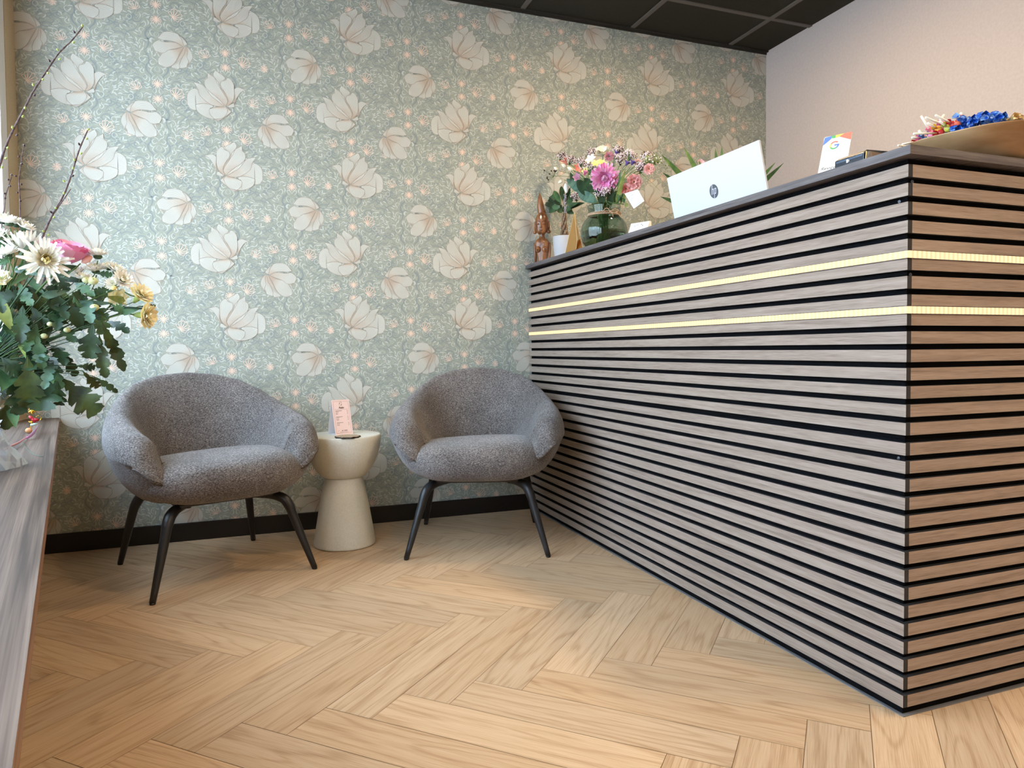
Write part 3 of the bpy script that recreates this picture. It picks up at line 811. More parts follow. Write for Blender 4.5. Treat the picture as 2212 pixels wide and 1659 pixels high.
# tent card
PCW, PCH = 0.0, 0.0
a = at(725, 940.5, z=ZT); a2 = at(763, 937, z=ZT)
dirx = (a2-a); wcard = dirx.length; dirx.normalize()
nrm = Vector((dirx.y, -dirx.x, 0))                              # towards the camera
hcard = 0.150; lean = R(14)
card = thing('price_card', 'pink tent price card with printed list standing on the side table', 'card', tuple(a+dirx*wcard/2))
card.rotation_euler = (0, 0, math.atan2(dirx.y, dirx.x))
m_cardf = mat('pink_card', (242, 214, 208), rough=0.6); m_cardb = mat('white_card', (232, 234, 238), rough=0.6)
m_ink = mat('dark_ink', (64, 52, 52), rough=0.6); m_ink2 = mat('soft_ink', (168, 140, 136), rough=0.6)
hz, hy_ = hcard*math.cos(lean), hcard*math.sin(lean)
X = wcard/2
b = MB(); b.add([(-X, 0, 0), (X, 0, 0), (X, hy_, hz), (-X, hy_, hz)], [(0, 1, 2, 3)], 0)
b.build('front_sheet', m_cardf, card, solid=0.0006)
b = MB(); b.add([(-X, 2*hy_, 0), (X, 2*hy_, 0), (X, hy_, hz), (-X, hy_, hz)], [(3, 2, 1, 0)], 0); b.add([(-X, 0.001, 0.0006), (X, 0.001, 0.0006), (X, 2*hy_-.001, 0.0006), (-X, 2*hy_-.001, 0.0006)], [(0, 1, 2, 3)], 0)
b.build('back_sheet', m_cardb, card, solid=0.0006)
CM = frame4((0, hy_/2-0.0010*math.cos(lean), hz/2+0.001*math.sin(lean)), (1, 0, 0), (0, math.sin(lean), math.cos(lean)))
b = MB(); q = hcard/2; bw = X-0.006; bh = q-0.007
def cbar(x0, y0, x1, y1, mi=0): b.add([CM @ Vector(v) for v in ((x0, y0, 0), (x1, y0, 0), (x1, y1, 0), (x0, y1, 0))], [(0, 1, 2, 3)], mi)
for s_ in (-1, 1):
    cbar(s_*bw-0.0004, -bh, s_*bw+0.0004, bh, 1); cbar(-bw, s_*bh-0.0004, bw, s_*bh+0.0004, 1)
cbar(-bw+.006, q-.0420, bw-.006, q-.0412, 1)
y = q-.0475; r9 = random.Random(2)
for blk in (5, 5, 4):
    for k in range(blk):
        wl = 0.030 if k == 0 else r9.uniform(.010, .014)
        cbar(-bw+.006, y-.0006, -bw+.006+wl, y+.0006, 0 if k == 0 else 1)
        cbar(bw-.011, y-.0006, bw-.006, y+.0006, 1); y -= .0038
    y -= .0065
cbar(-bw+.007, -q+.0165, -bw+.013, -q+.0177, 1); cbar(-.010, -q+.0165, -.003, -q+.0185, 0); cbar(.001, -q+.0165, .016, -q+.0185, 0); cbar(-.018, -q+.011, .02, -q+.0122, 1)
for (cx_, cy_) in ((-.0058, q-.0155), (.0022, q-.0215)):
    b.add([CM @ Vector(v) for v in ((cx_-.002, cy_-.003, 0), (cx_+.0025, cy_-.001, 0), (cx_+.001, cy_+.0032, 0))], [(0, 1, 2)], 0)
b.build('printed_lines', [m_ink, m_ink2], card)
text_mesh('Pailin', 0.0115, m_ink, card, CM @ Matrix.Translation((0, q-.0345, 0.0002)), shear=0.35, bold=0.0001)
mring = MB()
for (r0, a0, a1) in ((.0075, 0.3, 2.4), (.0075, 3.3, 5.2)):
    P = [CM @ Vector((-.001+r0*math.cos(a0+(a1-a0)*k/8), q-.018+r0*math.sin(a0+(a1-a0)*k/8), 0.0002)) for k in range(9)]
    mring.tube(P, .0003, 4)
mring.build('emblem', m_ink, card)
# coaster
cc = at(751, 943.5, z=ZT+.002)
cs = thing('coaster', 'scalloped wooden coaster with black edge lying before the price card', 'coaster', (cc.x, cc.y, ZT))
m_cw = mat('carved_wood', (150, 118, 88), rough=0.6); vary(m_cw, 320, (66, 48, 36), (214, 190, 158), bump=0.3)
m_ck = mat('coaster_black', (22, 20, 20), rough=0.6)
def scal(r0, z0, z1, mi):
    b = MB(); poly = [((r0*(1+.06*math.cos(9*2*PI*k/90)))*math.cos(2*PI*k/90), (r0*(1+.06*math.cos(9*2*PI*k/90)))*math.sin(2*PI*k/90)) for k in range(90)]
    b.prism(poly, z0, z1); return b
scal(.050, 0.0, .0042, 0).build('rim', m_ck, cs)
scal(.047, .0042, .0062, 0).build('carved_face', m_cw, cs)
# ================================================================== FLOWER BUILDERS
m_stem = mat('green_stem', (84, 116, 62), rough=0.6); m_stemd = mat('dark_green_stem', (52, 78, 48), rough=0.6)
m_leafd = mat('dark_leaf', (44, 74, 42), rough=0.5, sss=0.05); vary(m_leafd, 30, (24, 46, 28), (46, 74, 42), bump=0.25)
m_leafm = mat('mid_leaf', (76, 112, 72), rough=0.5); vary(m_leafm, 30, (42, 76, 46), (78, 112, 70), bump=0.25)
m_leafy = mat('yellow_green_leaf', (140, 152, 74), rough=0.5); vary(m_leafy, 30, (92, 112, 50), (148, 156, 84))
m_leafb = mat('blue_green_leaf', (86, 116, 100), rough=0.5); vary(m_leafb, 40, (58, 92, 82), (96, 126, 104))
m_white = mat('white_petal', (244, 242, 232), rough=0.6, sss=0.1); m_cream = mat('cream_petal', (247, 243, 222), rough=0.6, sss=0.1)
m_yel = mat('yellow_petal', (240, 222, 140), rough=0.6, sss=0.1); m_yc = mat('yellow_centre', (206, 196, 74), rough=0.7)
m_pink = mat('pink_petal', (244, 160, 214), rough=0.6, sss=0.1); m_pinkl = mat('light_pink_petal', (250, 206, 234), rough=0.6, sss=0.1)
m_rose = mat('rose_petal', (246, 178, 208), rough=0.55, sss=0.1); m_rosed = mat('deep_rose_petal', (240, 142, 182), rough=0.55)
m_salm = mat('salmon_petal', (222, 150, 150), rough=0.6); m_salml = mat('pale_salmon_petal', (240, 186, 178), rough=0.6)
m_coral = mat('coral_petal', (232, 146, 134), rough=0.55); m_purp = mat('purple_petal', (96, 76, 150), rough=0.6)
m_mauve = mat('mauve_petal', (188, 136, 160), rough=0.6); m_lilac = mat('lilac_floret', (236, 220, 226), rough=0.7); m_calyx = mat('brown_calyx', (92, 62, 66), rough=0.7)
m_greym = mat('grey_floret', (168, 160, 170), rough=0.7); m_berry = mat('dark_berry', (58, 34, 40), rough=0.3)
m_bark = mat('brown_bark', (84, 66, 68), rough=0.7); vary(m_bark, 120, (62, 46, 50), (112, 94, 92), bump=0.4)
m_bud = mat('green_bud', (156, 172, 92), rough=0.6)
fr_ = random.Random(21)

def petal(b, M4, L, W, curl=0.3, cup=0.25, mi=0, ns=4, tipw=0.25, basew=0.3, twist=0.0, ruf=0.0):
    """one petal: grows along local +x, its face looks along +z"""
    rows = []
    for i in range(ns+1):
        t = i/ns
        a = curl*t
        w = W*0.5*((basew+(1-basew)*math.sin(PI*min(t*0.62, 0.5)))*(1 if t < .7 else 1-(1-tipw)*((t-.7)/.3)**1.6))
        x = L*t*math.cos(a*0.6); z = L*t*math.sin(a)
        row = []
        for j in (-1, 0, 1):
            zz = z + (cup*abs(j))*w + (ruf*L*math.sin(9*t+j*2+twist) if j else 0)
            row.append(M4 @ Vector((x, j*w, zz)))
        rows.append(row)
    b.grid(rows, mi=mi)
def rosette(b, M4, layers, seed=0, tipw=.35):
    """layers: (count, radius0, length, width, tilt from face plane, curl, cup, material)"""
    r = random.Random(seed)
    for li, (n, r0, L, W, tilt, curl, cup, mi) in enumerate(layers):
        for k in range(n):
            a = 2*PI*(k+0.5*(li % 2))/n + r.uniform(-.12, .12)
            tl = tilt + r.uniform(-.08, .08)
            Q = M4 @ Matrix.Rotation(a, 4, 'Z') @ Matrix.Translation((r0, 0, 0.0)) @ Matrix.Rotation(-tl, 4, 'Y')
            petal(b, Q, L*r.uniform(.86, 1.08), W, curl, cup, mi, ns=3, tipw=tipw, basew=.45)
def carnation(b, M4, Rr, mi=0, mi2=1, seed=0, n=7):
    r = random.Random(seed)
    for k in range(n):
        tl = 0.1 + 1.25*k/n
        rad = Rr*(1.0-0.38*k/n); rows = []
        ph = r.uniform(0, 6)
        for i in range(4):
            t = i/3; row = []
            for j in range(28):
                a = 2*PI*j/28
                wv = math.sin(a*7+ph)*0.16*t*t + math.sin(a*13+ph*2)*0.08*t
                rr = rad*t*(math.cos(tl))*(1+wv) + rad*0.12
                z = rad*t*math.sin(tl)*(1+wv*0.8) + rad*wv*0.7
                row.append(M4 @ Vector((rr*math.cos(a), rr*math.sin(a), z)))
            row.append(row[0]); rows.append(row)
        b.grid(rows, mi=mi if k % 3 else mi2)
def leaf_simple(b, base, tip, up, W, droop=0.15, mi=0, fold=0.25, n=6, blunt=0.5):
    base, tip, up = Vector(base), Vector(tip), Vector(up)
    d = tip-base; L = d.length; x = d.normalized(); s = x.cross(up).normalized(); u = s.cross(x)
    rows = []
    for i in range(n+1):
        t = i/n; w = W*0.5*(math.sin(PI*t**blunt if t < 1 else PI)**0.8 if 0 < t < 1 else 0.02)
        c = base + d*t + u*(droop*L*4*t*(1-t))
        rows.append([c-s*w+u*w*fold, c, c+s*w+u*w*fold])
    b.grid(rows, mi=mi)
def leaf_lobed(b, base, tip, up, W, droop=0.1, mi=0, lobes=4, seed=0, fold=0.15):
    """chrysanthemum leaf: toothed lobes on both sides of the midrib"""
    r = random.Random(seed)
    base, tip, up = Vector(base), Vector(tip), Vector(up)
    d = tip-base; L = d.length; x = d.normalized(); s = x.cross(up).normalized(); u = s.cross(x)
    n = lobes*6; mid = []; A = []; B = []
    for i in range(n+1):
        t = i/n; env = (math.sin(PI*min(1, t*0.93+0.03))**0.7)*(0.30+0.70*min(1, t*2.2))
        ph = (t*lobes) % 1.0
        lobe = 0.48+0.52*math.sin(PI*min(1.0, ph*1.05))**0.8 + (0.10 if int(i) % 2 else -0.06)
        w = W*0.5*env*lobe
        c = base + d*t + u*(droop*L*4*t*(1-t))
        sh = x*(w*0.55)
        mid.append(c); A.append(c-s*w+sh+u*w*fold*(1+.6*math.sin(9*t+seed))); B.append(c+s*w*r.uniform(.85, 1.1)+sh+u*w*fold*(1+.6*math.cos(8*t+seed)))
    rows = [[A[i], A[i].lerp(mid[i], .5), mid[i], mid[i].lerp(B[i], .5), B[i]] for i in range(n+1)]
    b.grid(rows, mi=mi)
    b.tube([mid[i]-u*0.0006 for i in range(0, n+1, 3)], [0.0013*(1-.8*i/n) for i in range(0, n+1, 3)], 5, mi=mi)
def stem_obj(root, pts, rad, m=None, n=14):
    b = MB(); P = crv([Vector(p)-root.location for p in pts], n); b.tube(P, rad, 6)
    return b.build('stem', m or m_stem, root, smooth=True)
def to_cam(p): return (CAMP-Vector(p)).normalized()

class Bq:
    """one bouquet: stems start at foot and pass the vase mouth"""
    def __init__(s, foot, mouth, mr, group): s.foot = Vector(foot); s.mouth = Vector(mouth); s.mr = mr; s.group = group; s.k = 0
    def path(s, head):
        s.k += 1; a = s.k*2.4; r = fr_.uniform(0.2, 0.85)*s.mr
        head = Vector(head)
        dv = Vector((head.x-s.mouth.x, head.y-s.mouth.y, 0)); 
        if dv.length > 1e-6: dv.normalize()
        m = s.mouth + dv*s.mr*0.62 + Vector((math.cos(a), math.sin(a), 0))*s.mr*0.25
        f = s.foot + Vector((math.cos(a+2), math.sin(a+2), 0))*s.mr*0.45 - dv*s.mr*0.3
        mid = m.lerp(head, 0.45) + Vector((0, 0, 0.10*(head-m).length)) + dv*0.02*(head-m).length
        return [f, m, mid, head]

def flower_thing(bq, name, label, cat, head, face, bloom, mats, rad=0.0016, stem=m_stem, leaves=(), extra=None, partname='bloom', group=None, mid=None):
    """bloom(b, M4) draws the head in a frame whose +z is the face direction"""
    head = Vector(head); P = bq.path(head)
    root = thing(name, label, cat, tuple(P[0]), group=group)
    if mid is not None: P = P[:2]+[Vector(mid)]+P[3:]
    back = head - Vector(face).normalized()*0.012
    P[3] = back
    stem_obj(root, P, rad, stem)
    b = MB(); M4 = Matrix.Translation(-Vector(P[0])) @ zframe(head, face); bloom(b, M4)
    b.build(partname, mats, root, smooth=True)
    pp = crv(P, 30)
    for (t, dirv, L, W, m, kind) in leaves:
        p = pp[int(t*29)]; tip = p + Vector(dirv).normalized()*L
        b = MB()
        if kind == 'lobed': leaf_lobed(b, p-P[0], tip-P[0], to_cam(p), W, seed=int(t*100)+len(name), droop=fr_.uniform(.02, .14))
        else: leaf_simple(b, p-P[0], tip-P[0], to_cam(p), W, droop=fr_.uniform(.02, .12))
        b.build('leaf', m, root, smooth=True)
    if extra: extra(root, P)
    return root

# ================================================================== THINGS ON THE DESK
Z0 = TT
# ---- carved bust
m_carv = mat('carved_brown_wood', (150, 86, 44), rough=0.32, coat=0.3)
vary(m_carv, 7, (92, 54, 30), (158, 102, 60), stretch=(6, 6, 1), bump=0.1)
m_inlay = mat('cream_inlay', (240, 230, 208), rough=0.4)
m_carvd = mat('dark_carving', (74, 40, 22), rough=0.5)
tq = Vector((0.040, -0.088, Z0)); th_ = math.atan2(-(CAMP-tq).x*1.0, (CAMP-tq).y)  # unused bearing kept simple
face_d = Vector(((CAMP-tq).x, (CAMP-tq).y, 0)).normalized()
rzz = math.atan2(face_d.x, -face_d.y)
bust = thing('carved_bust', 'carved brown wooden bust with tall pointed crest and white diamond on its forehead', 'sculpture', tuple(tq), rzz - R(10))
def ring_rows(sections, n=28):
    rows = []
    for (z, rx, ry, cy, ex) in sections:
        row = []
        for k in range(n):
            a = 2*PI*k/n; ca, sa = math.cos(a), math.sin(a)
            row.append(Vector((rx*abs(ca)**ex*(1 if ca >= 0 else -1), cy+ry*abs(sa)**ex*(1 if sa >= 0 else -1), z)))
        rows.append(row)
    return rows
HT = 0.356
b = MB()   # torso: from the waist to the neck
rows = ring_rows([(0.0, .0245, .019, 0, .8), (.02, .0245, .019, 0, .8), (.045, .027, .020, 0, .75), (.07, .033, .021, 0, .7), (.095, .0365, .022, 0, .65), (.110, .036, .021, 0, .65), (.120, .030, .018, 0, .7), (.128, .018, .014, 0, .9), (.137, .0130, .0125, 0, 1), (.150, .0120, .0120, -.001, 1), (.158, .0135, .0130, -.002, 1)])
b.grid(rows, closed=True); b.f.append(list(range(27, -1, -1))); b.mi.append(0); b.uv.append(None); b.tn.append(None)
for s_ in (-1, 1):
    c0 = Vector((s_*.0165, -.017, .071))
    b.ball(c0, (.0155, .0150, .0165), 16); b.ball(c0+Vector((s_*.003, -.0155, -.002)), (.0048, .0055, .0048), 10)
    b.tube([(s_*.034, .002, .106), (s_*.0385, .004, .080), (s_*.036, .004, .045), (s_*.033, .002, .0)], [.0085, .0075, .0065, .0065], 10)
b.build('torso', m_carv, bust, smooth=True)
b = MB()   # head
rows = ring_rows([(.146, .004, .004, -.004, 1), (.148, .016, .014, -.006, .9), (.156, .0245, .020, -.006, .85), (.170, .0300, .0245, -.004, .85), (.190, .0325, .0265, -.002, .85), (.212, .0330, .0270, -.001, .85), (.230, .0310, .0260, 0, .9), (.246, .0240, .0215, .001, .95), (.256, .0140, .0140, .002, 1), (.260, .0030, .0030, .002, 1)])
b.grid(rows, closed=True)
b.grid([[Vector((-.0045, -.0265, .208)), Vector((0, -.0315, .208)), Vector((.0045, -.0265, .208))], [Vector((-.0060, -.0255, .190)), Vector((0, -.0370, .188)), Vector((.0060, -.0255, .190))], [Vector((-.0090, -.0250, .178)), Vector((0, -.0385, .177)), Vector((.0090, -.0250, .178))], [Vector((-.0070, -.0240, .1755)), Vector((0, -.0260, .1745)), Vector((.0070, -.0240, .1755))]])   # nose
for s_ in (-1, 1):
    b.tube([(s_*.0050, -.0285, .2065), (s_*.0120, -.0290, .2110), (s_*.0200, -.0235, .2100), (s_*.0275, -.0150, .2030)], [.0020, .0024, .0022, .0012], 8)     # brow
    b.ball((s_*.0140, -.0225, .1970), (.0085, .0065, .0048), 12)        # eyelid
    b.tube([(s_*.0330, .000, .212), (s_*.0350, .000, .190), (s_*.0345, .001, .170)], [.0045, .0055, .0045], 8)   # ear
    b.ball((s_*.0350, -.0010, .1600), (.0105, .0085, .0095), 14)        # ear plug
b.tube([(-.0120, -.0225, .1645), (-.005, -.0275, .1668), (0, -.0285, .1660), (.005, -.0275, .1668), (.0120, -.0225, .1645)], [.0016, .0027, .0024, .0027, .0016], 8)
b.tube([(-.0115, -.0222, .1625), (0, -.0282, .1600), (.0115, -.0222, .1625)], [.0014, .0032, .0014], 8)
b.tube([(0, .004, .246), (.004, .006, .262), (.008, .010, .272), (.011, .012, .262), (.012, .012, .250)], [.012, .011, .008, .007, .006], 10)
b.build('head', m_carv, bust, smooth=True)
b = MB()
for s_ in (-1, 1): b.tube([(s_*.0070, -.0288, .1945), (s_*.0140, -.0300, .1925), (s_*.0215, -.0245, .1950)], [.0004, .0011, .0004], 6)
b.tube([(-.0105, -.0245, .1636), (0, -.0305, .1635), (.0105, -.0245, .1636)], [.0003, .0008, .0003], 6)
for s_ in (-1, 1): b.ball((s_*.0035, -.0355, .1765), (.0016, .0016, .0012), 8)
b.build('facial_lines', m_carvd, bust); b = MB()
for k in range(9): b.tube([(-.0135, .002-.004, .262+.0062*k), (-.0085, -.006, .264+.0062*k)], [.0009, .0009], 5)
b.build('crest_notches', m_carvd, bust); b = MB()
for k in range(5):
    b.tube([(-.016+.004*k, -.0195-.001*k, .108-.003*k), (.002+.003*k, -.0215, .113-.009*k)], [.0005, .0005], 4)
    b.tube([(.016-.004*k, -.0195-.001*k, .108-.003*k), (-.002-.003*k, -.0215, .113-.009*k)], [.0005, .0005], 4)
b.build('chest_lines', m_carvd, bust)
b = MB()   # crest
rows = [[Vector((x, y, z)) for x, y in ((cx-w, 0), (cx-w*.5, -d), (cx+w*.6, -d), (cx+w, 0), (cx+w*.6, d), (cx-w*.5, d))] for z, w, d, cx in ((.244, .016, .010, -.002), (.262, .0185, .010, -.004), (.285, .0180, .009, -.006), (.310, .0140, .0075, -.008), (.335, .0085, .005, -.0095), (.356, .001, .001, -.0105))]
b.grid(rows, closed=True); b.build('crest', m_carv, bust, smooth=True)
b = MB(); b.add([(0, -.0292, .241), (.0052, -.0300, .2295), (0, -.0300, .2170), (-.0052, -.0300, .2295), (0, -.026, .2295)], [(0, 3, 2, 1), (0, 1, 4), (1, 2, 4), (2, 3, 4), (3, 0, 4)])
b.build('diamond_inlay', m_inlay, bust)
# ---- money tree in a pale pot
m_pot = mat('pale_grey_pot', (196, 194, 196), rough=0.6)
pt0 = Vector((0.135, -0.150, Z0))
plant = thing('potted_money_tree', 'small braided-trunk plant in a pale grey pot beside the carved bust', 'plant', tuple(pt0))
b = MB(); b.lathe([(0, .0), (.046, .0), (.048, .003), (.0585, .128), (.0590, .131), (.0560, .131), (.0545, .120), (0, .118)], 48); b.build('pot', m_pot, plant, smooth=True)
b = MB(); b.lathe([(0, .1195), (.054, .1195)], 32); 
m_soil = mat('dark_soil', (58, 44, 34), rough=0.95); b.build('soil', m_soil, plant)
tk = MB()
for k in range(4):
    P = []
    for i in range(16):
        t = i/15; a = k*PI/2 + t*5.2; r_ = .017*(1-t*.62)
        P.append((r_*math.cos(a), r_*math.sin(a), .112+t*.135))
    tk.tube(P, [.0075-.003*i/15 for i in range(16)], 8)
m_trunk = mat('braided_trunk', (128, 104, 82), rough=0.8); vary(m_trunk, 90, (96, 76, 60), (152, 128, 102), bump=0.4)
tk.build('trunk', m_trunk, plant, smooth=True)
top = Vector((0, 0, .252))
for k, (px, py) in enumerate([(1168, 421), (1182, 410), (1176, 440), (1184, 456), (1198, 432), (1192, 446), (1208, 448), (1216, 452), (1204, 458), (1236, 452), (1240, 462), (1250, 438), (1264, 438), (1226, 446), (1232, 404), (1196, 412), (1212, 402), (1244, 420)]):
    tipw = at(px, py, x=0.13+0.035*math.sin(k*2.1)) - pt0
    b = MB(); st_ = top.lerp(tipw, 0.30)+Vector((0, 0, .012)); b.tube([top, st_], .0013, 5); leaf_simple(b, st_, tipw, to_cam(pt0), 0.027, droop=0.10, blunt=.85)
    b.build('leaf', [m_leafd, m_leafm][k % 2], plant, smooth=True)

# ---- folded gilt ornament
m_gold = mat('satin_gold', (214, 164, 96), rough=0.38, metal=0.75)
m_gold2 = mat('pale_gold_edge', (234, 206, 152), rough=0.4, metal=0.4)
og = thing('faceted_gold_ornament', 'folded gold teardrop ornament between the pale pot and the glass vase', 'ornament', (0.068, -0.388, Z0))
O0 = Vector((0.068, -0.388, Z0))
A_ = at(1241, 458, x=0.068)-O0; L_ = at(1220, 536, x=0.055)-O0; Bt = Vector((-.002, -.012, 0)); M_ = at(1247, 520, x=0.040)-O0; Rr_ = at(1253, 516, x=0.075)-O0; R2 = at(1260, 538, x=0.06)-O0
L2 = Vector((L_.x, L_.y, 0.012)); b = MB()
Bm = at(1244, 541, x=0.045)-O0; Bm.z = max(Bm.z, 0.004)
Bk = Vector((.045, .01, 0.004))
V = [A_, L2, Vector((L2.x+.006, L2.y-.012, 0)), Bm, M_, Rr_, R2, Bk]
V[6].z = max(V[6].z, .004)
b.add(V, [(0, 4, 3, 1), (1, 3, 2)], 0); b.add(V, [(0, 5, 4)], 1); b.add(V, [(4, 5, 6, 3)], 0); b.add(V, [(0, 1, 2, 7), (0, 7, 6, 5), (2, 3, 6, 7)], 0)
b.build('folded_shell', [m_gold, m_gold2], og, solid=0.0012)
b = MB()
for p, q in ((A_, M_), (A_, Rr_), (M_, Bm), (A_, L2), (L2, Bm), (Rr_, R2)): b.tube([p, q], .0013, 6)
b.build('edge_band', m_gold2, og)

# ---- glass vase with water and twine
m_vg = mat('green_tinted_glass', (188, 208, 200), rough=0.02, trans=1.0, ior=1.45)
m_water = mat('vase_water', (190, 196, 156), rough=0.0, trans=1.0, ior=1.33)
V0 = Vector((0.112, -0.622, Z0))
vase = thing('glass_vase', 'round ribbed green-tinted glass vase tied with twine at the neck', 'vase', tuple(V0))
outer = [(.045, .0), (.060, .002), (.078, .012), (.094, .034), (.103, .062), (.1035, .085), (.098, .108), (.086, .128), (.073, .142), (.0690, .150), (.0685, .160), (.0690, .172), (.0720, .182), (.0725, .188), (.0718, .192)]
inner = [(r-.0028, z) for r, z in reversed(outer[1:-1])]
prof = [(0, .0)]+outer+[(.0695, .191)]+[(r, max(z, .006)) for r, z in inner]+[(.045, .006), (0, .006)]
b = MB(); n = 72; rows = []
for r_, z in prof:
    row = []
    k2 = max(0.0, 1-abs(z-.075)/.075)
    for k in range(n):
        a = 2*PI*k/n; rr = r_*(1-0.055*k2*(1-abs(math.sin(5*a))**0.6))
        row.append(Vector((rr*math.cos(a), rr*math.sin(a), z)))
    rows.append(row)
b.grid(rows, closed=True); b.build('glass_body', m_vg, vase, smooth=True)
rows = []
for r_, z in [(0, .0065), (.045, .0065), (.057, .0085), (.074, .016), (.089, .036), (.0965, .062), (.0975, .080), (0, .080)]:
    row = []
    k2 = max(0.0, 1-abs(z-.075)/.075)
    for k in range(n):
        a = 2*PI*k/n; rr = max(0, r_-.001)*(1-0.055*k2*(1-abs(math.sin(5*a))**0.6))
        row.append(Vector((rr*math.cos(a), rr*math.sin(a), z)))
    rows.append(row)
b = MB(); b.grid(rows, closed=True); b.build('water', m_water, vase, smooth=True)
m_tw = mat('jute_twine', (186, 154, 124), rough=0.9); vary(m_tw, 400, (150, 118, 90), (206, 178, 148), bump=0.5)
b = MB()
for q in range(3):
    P = [(.0705*math.cos(2*PI*k/40), .0705*math.sin(2*PI*k/40), .1495+.0042*q+.002*math.sin(2*PI*k/40+q)) for k in range(41)]
    b.tube(P, .0022, 6, cap=False)
fd = Vector((-.36, -.93, 0)).normalized(); sd_ = Vector((.93, -.36, 0))
k0 = fd*.073+sd_*.018; k0.z = .154
for dx, dz, w_ in ((.035, .010, .006), (-.028, .014, .006)):
    b.tube(crv([k0, k0+fd*.006+sd_*dx*.5+Vector((0, 0, dz)), k0+fd*.004+sd_*dx+Vector((0, 0, dz*.3)), k0+fd*.003+sd_*dx*.4-Vector((0, 0, .006)), k0], 16), .0020, 5)
for dx, dz in ((.012, -.022), (.050, -.030)): b.tube(crv([k0, k0+fd*.006+sd_*dx*.6+Vector((0, 0, dz*.3)), k0+fd*.002+sd_*dx+Vector((0, 0, dz))], 8), .0018, 5)
b.ball(k0, .0055, 8); b.build('twine_bow', m_tw, vase, smooth=True)

# ---- the desk bouquet
GB = 'flowers in the glass vase on the desk'
bq = Bq(V0+Vector((0, 0, .015)), V0+Vector((0, 0, .188)), .060, GB)
def vy(px, py, dx=0.0): return at(px, py, x=0.085+dx)
# big pink chrysanthemum
h = vy(1306, 384, -.03)
def bl(b, M4): rosette(b, M4, [(22, .006, .054, .013, -.30, .4, .5, 1), (24, .006, .055, .013, .0, .5, .5, 0), (24, .005, .052, .013, .28, .5, .5, 1), (22, .004, .047, .012, .55, .5, .5, 0), (22, .004, .036, .011, .80, .8, .5, 1), (20, .004, .029, .011, 1.0, 1.0, .5, 1), (14, .003, .023, .010, 1.15, 1.3, .5, 1), (8, .002, .019, .009, 1.25, 1.6, .5, 1)], 4, .7); b.ball(M4 @ Vector((0, 0, .008)), .013, 10, 1)
flower_thing(bq, 'pink_chrysanthemum', 'big bright pink shaggy chrysanthemum at the middle of the desk bouquet', 'flower', h, to_cam(h)+Vector((0, 0, -.1)), bl, [m_pink, m_pinkl], rad=.0028, leaves=[(.72, (-.5, -.4, -.2), .06, .035, m_leafd, 'lobed'), (.8, (.2, -.5, -.5), .05, .03, m_leafd, 'lobed')])
# carnations
for (px, py, dx, r_, ms, nm) in ((1370, 393, -.01, .026, [m_salm, m_salml], 'salmon pink carnation just above the hanging gift tag'), (1352, 408, -.03, .020, [m_salm, m_coral], 'small salmon carnation low between the pink chrysanthemum and the tag'), (1360, 417, -.02, .014, [m_coral, m_salm], 'coral half-open carnation lowest of the carnations over the tag'), (1402, 365, .0, .018, [m_salml, m_salml], 'pale pink carnation at the right edge of the desk bouquet'), (1316, 338, .03, .018, [m_salm, m_mauve], 'dusky rose carnation beside the cream rose at the bouquet top'), (1377, 352, .02, .014, [m_salml, m_white], 'blush white carnation near the upper right of the desk bouquet')):
    h = vy(px, py, dx)
    flower_thing(bq, 'carnation', nm, 'flower', h, to_cam(h)+Vector((fr_.uniform(-.2, .2), 0, fr_.uniform(0, .4))), (lambda r0, sd: (lambda b, M4: (carnation(b, M4, r0, 0, 1, sd), b.tube([M4 @ Vector((0, 0, -.012)), M4 @ Vector((0, 0, .002))], [.004, .005], 8, mi=2))))(r_, px), ms+[m_stem], group='carnations in the desk bouquet')
# cream rose and yellow lisianthus/freesia
def rosebloom(R0, a, c):
    def f_(b, M4):
        for li, (n, rr, tl, w_) in enumerate([(3, .25, 1.45, .9), (4, .42, 1.32, 1.0), (5, .62, 1.18, 1.1), (6, .80, .95, 1.15), (6, .92, .62, 1.1)]):
            for k in range(n):
                an = 2*PI*k/n+li*.7
                Q = M4 @ Matrix.Rotation(an, 4, 'Z') @ Matrix.Translation((R0*rr*.35, 0, -R0*.75)) @ Matrix.Rotation(-tl, 4, 'Y')
                petal(b, Q, R0*1.55, R0*w_*1.25, -.35+.12*li, .55, mi=a if (k+li) % 3 else c, ns=5, tipw=.55, basew=.35)
    return f_
h = vy(1302, 328, .03)
flower_thing(bq, 'cream_rose', 'round cream rose standing highest in the desk bouquet', 'flower', h, to_cam(h)+Vector((0, 0, .9)), rosebloom(.022, 0, 1), [m_cream, m_white])
for i, (px, py, dx, m_, nm) in enumerate(((1279, 348, .0, m_cream, 'cream lisianthus bloom left of the cream rose in the desk bouquet'), (1288, 357, -.02, m_yel, 'pale yellow freesia above the pink chrysanthemum, the left one'), (1299, 356, -.02, m_yel, 'pale yellow freesia above the pink chrysanthemum, the right one'), (1267, 372, .01, m_yel, 'yellow freesia just left of the pink chrysanthemum'))):
    h = vy(px, py, dx)
    def bl(b, M4, m0=0):
        for k in range(6):
            Q = M4 @ Matrix.Rotation(k*PI/3, 4, 'Z') @ Matrix.Rotation(-1.05, 4, 'Y'); petal(b, Q, .024 if i else .030, .013 if i else .020, -.5, .5)
    flower_thing(bq, 'freesia' if i else 'lisianthus', nm, 'flower', h, to_cam(h)+Vector((fr_.uniform(-.8, .4), 0, .9)), bl, [m_])
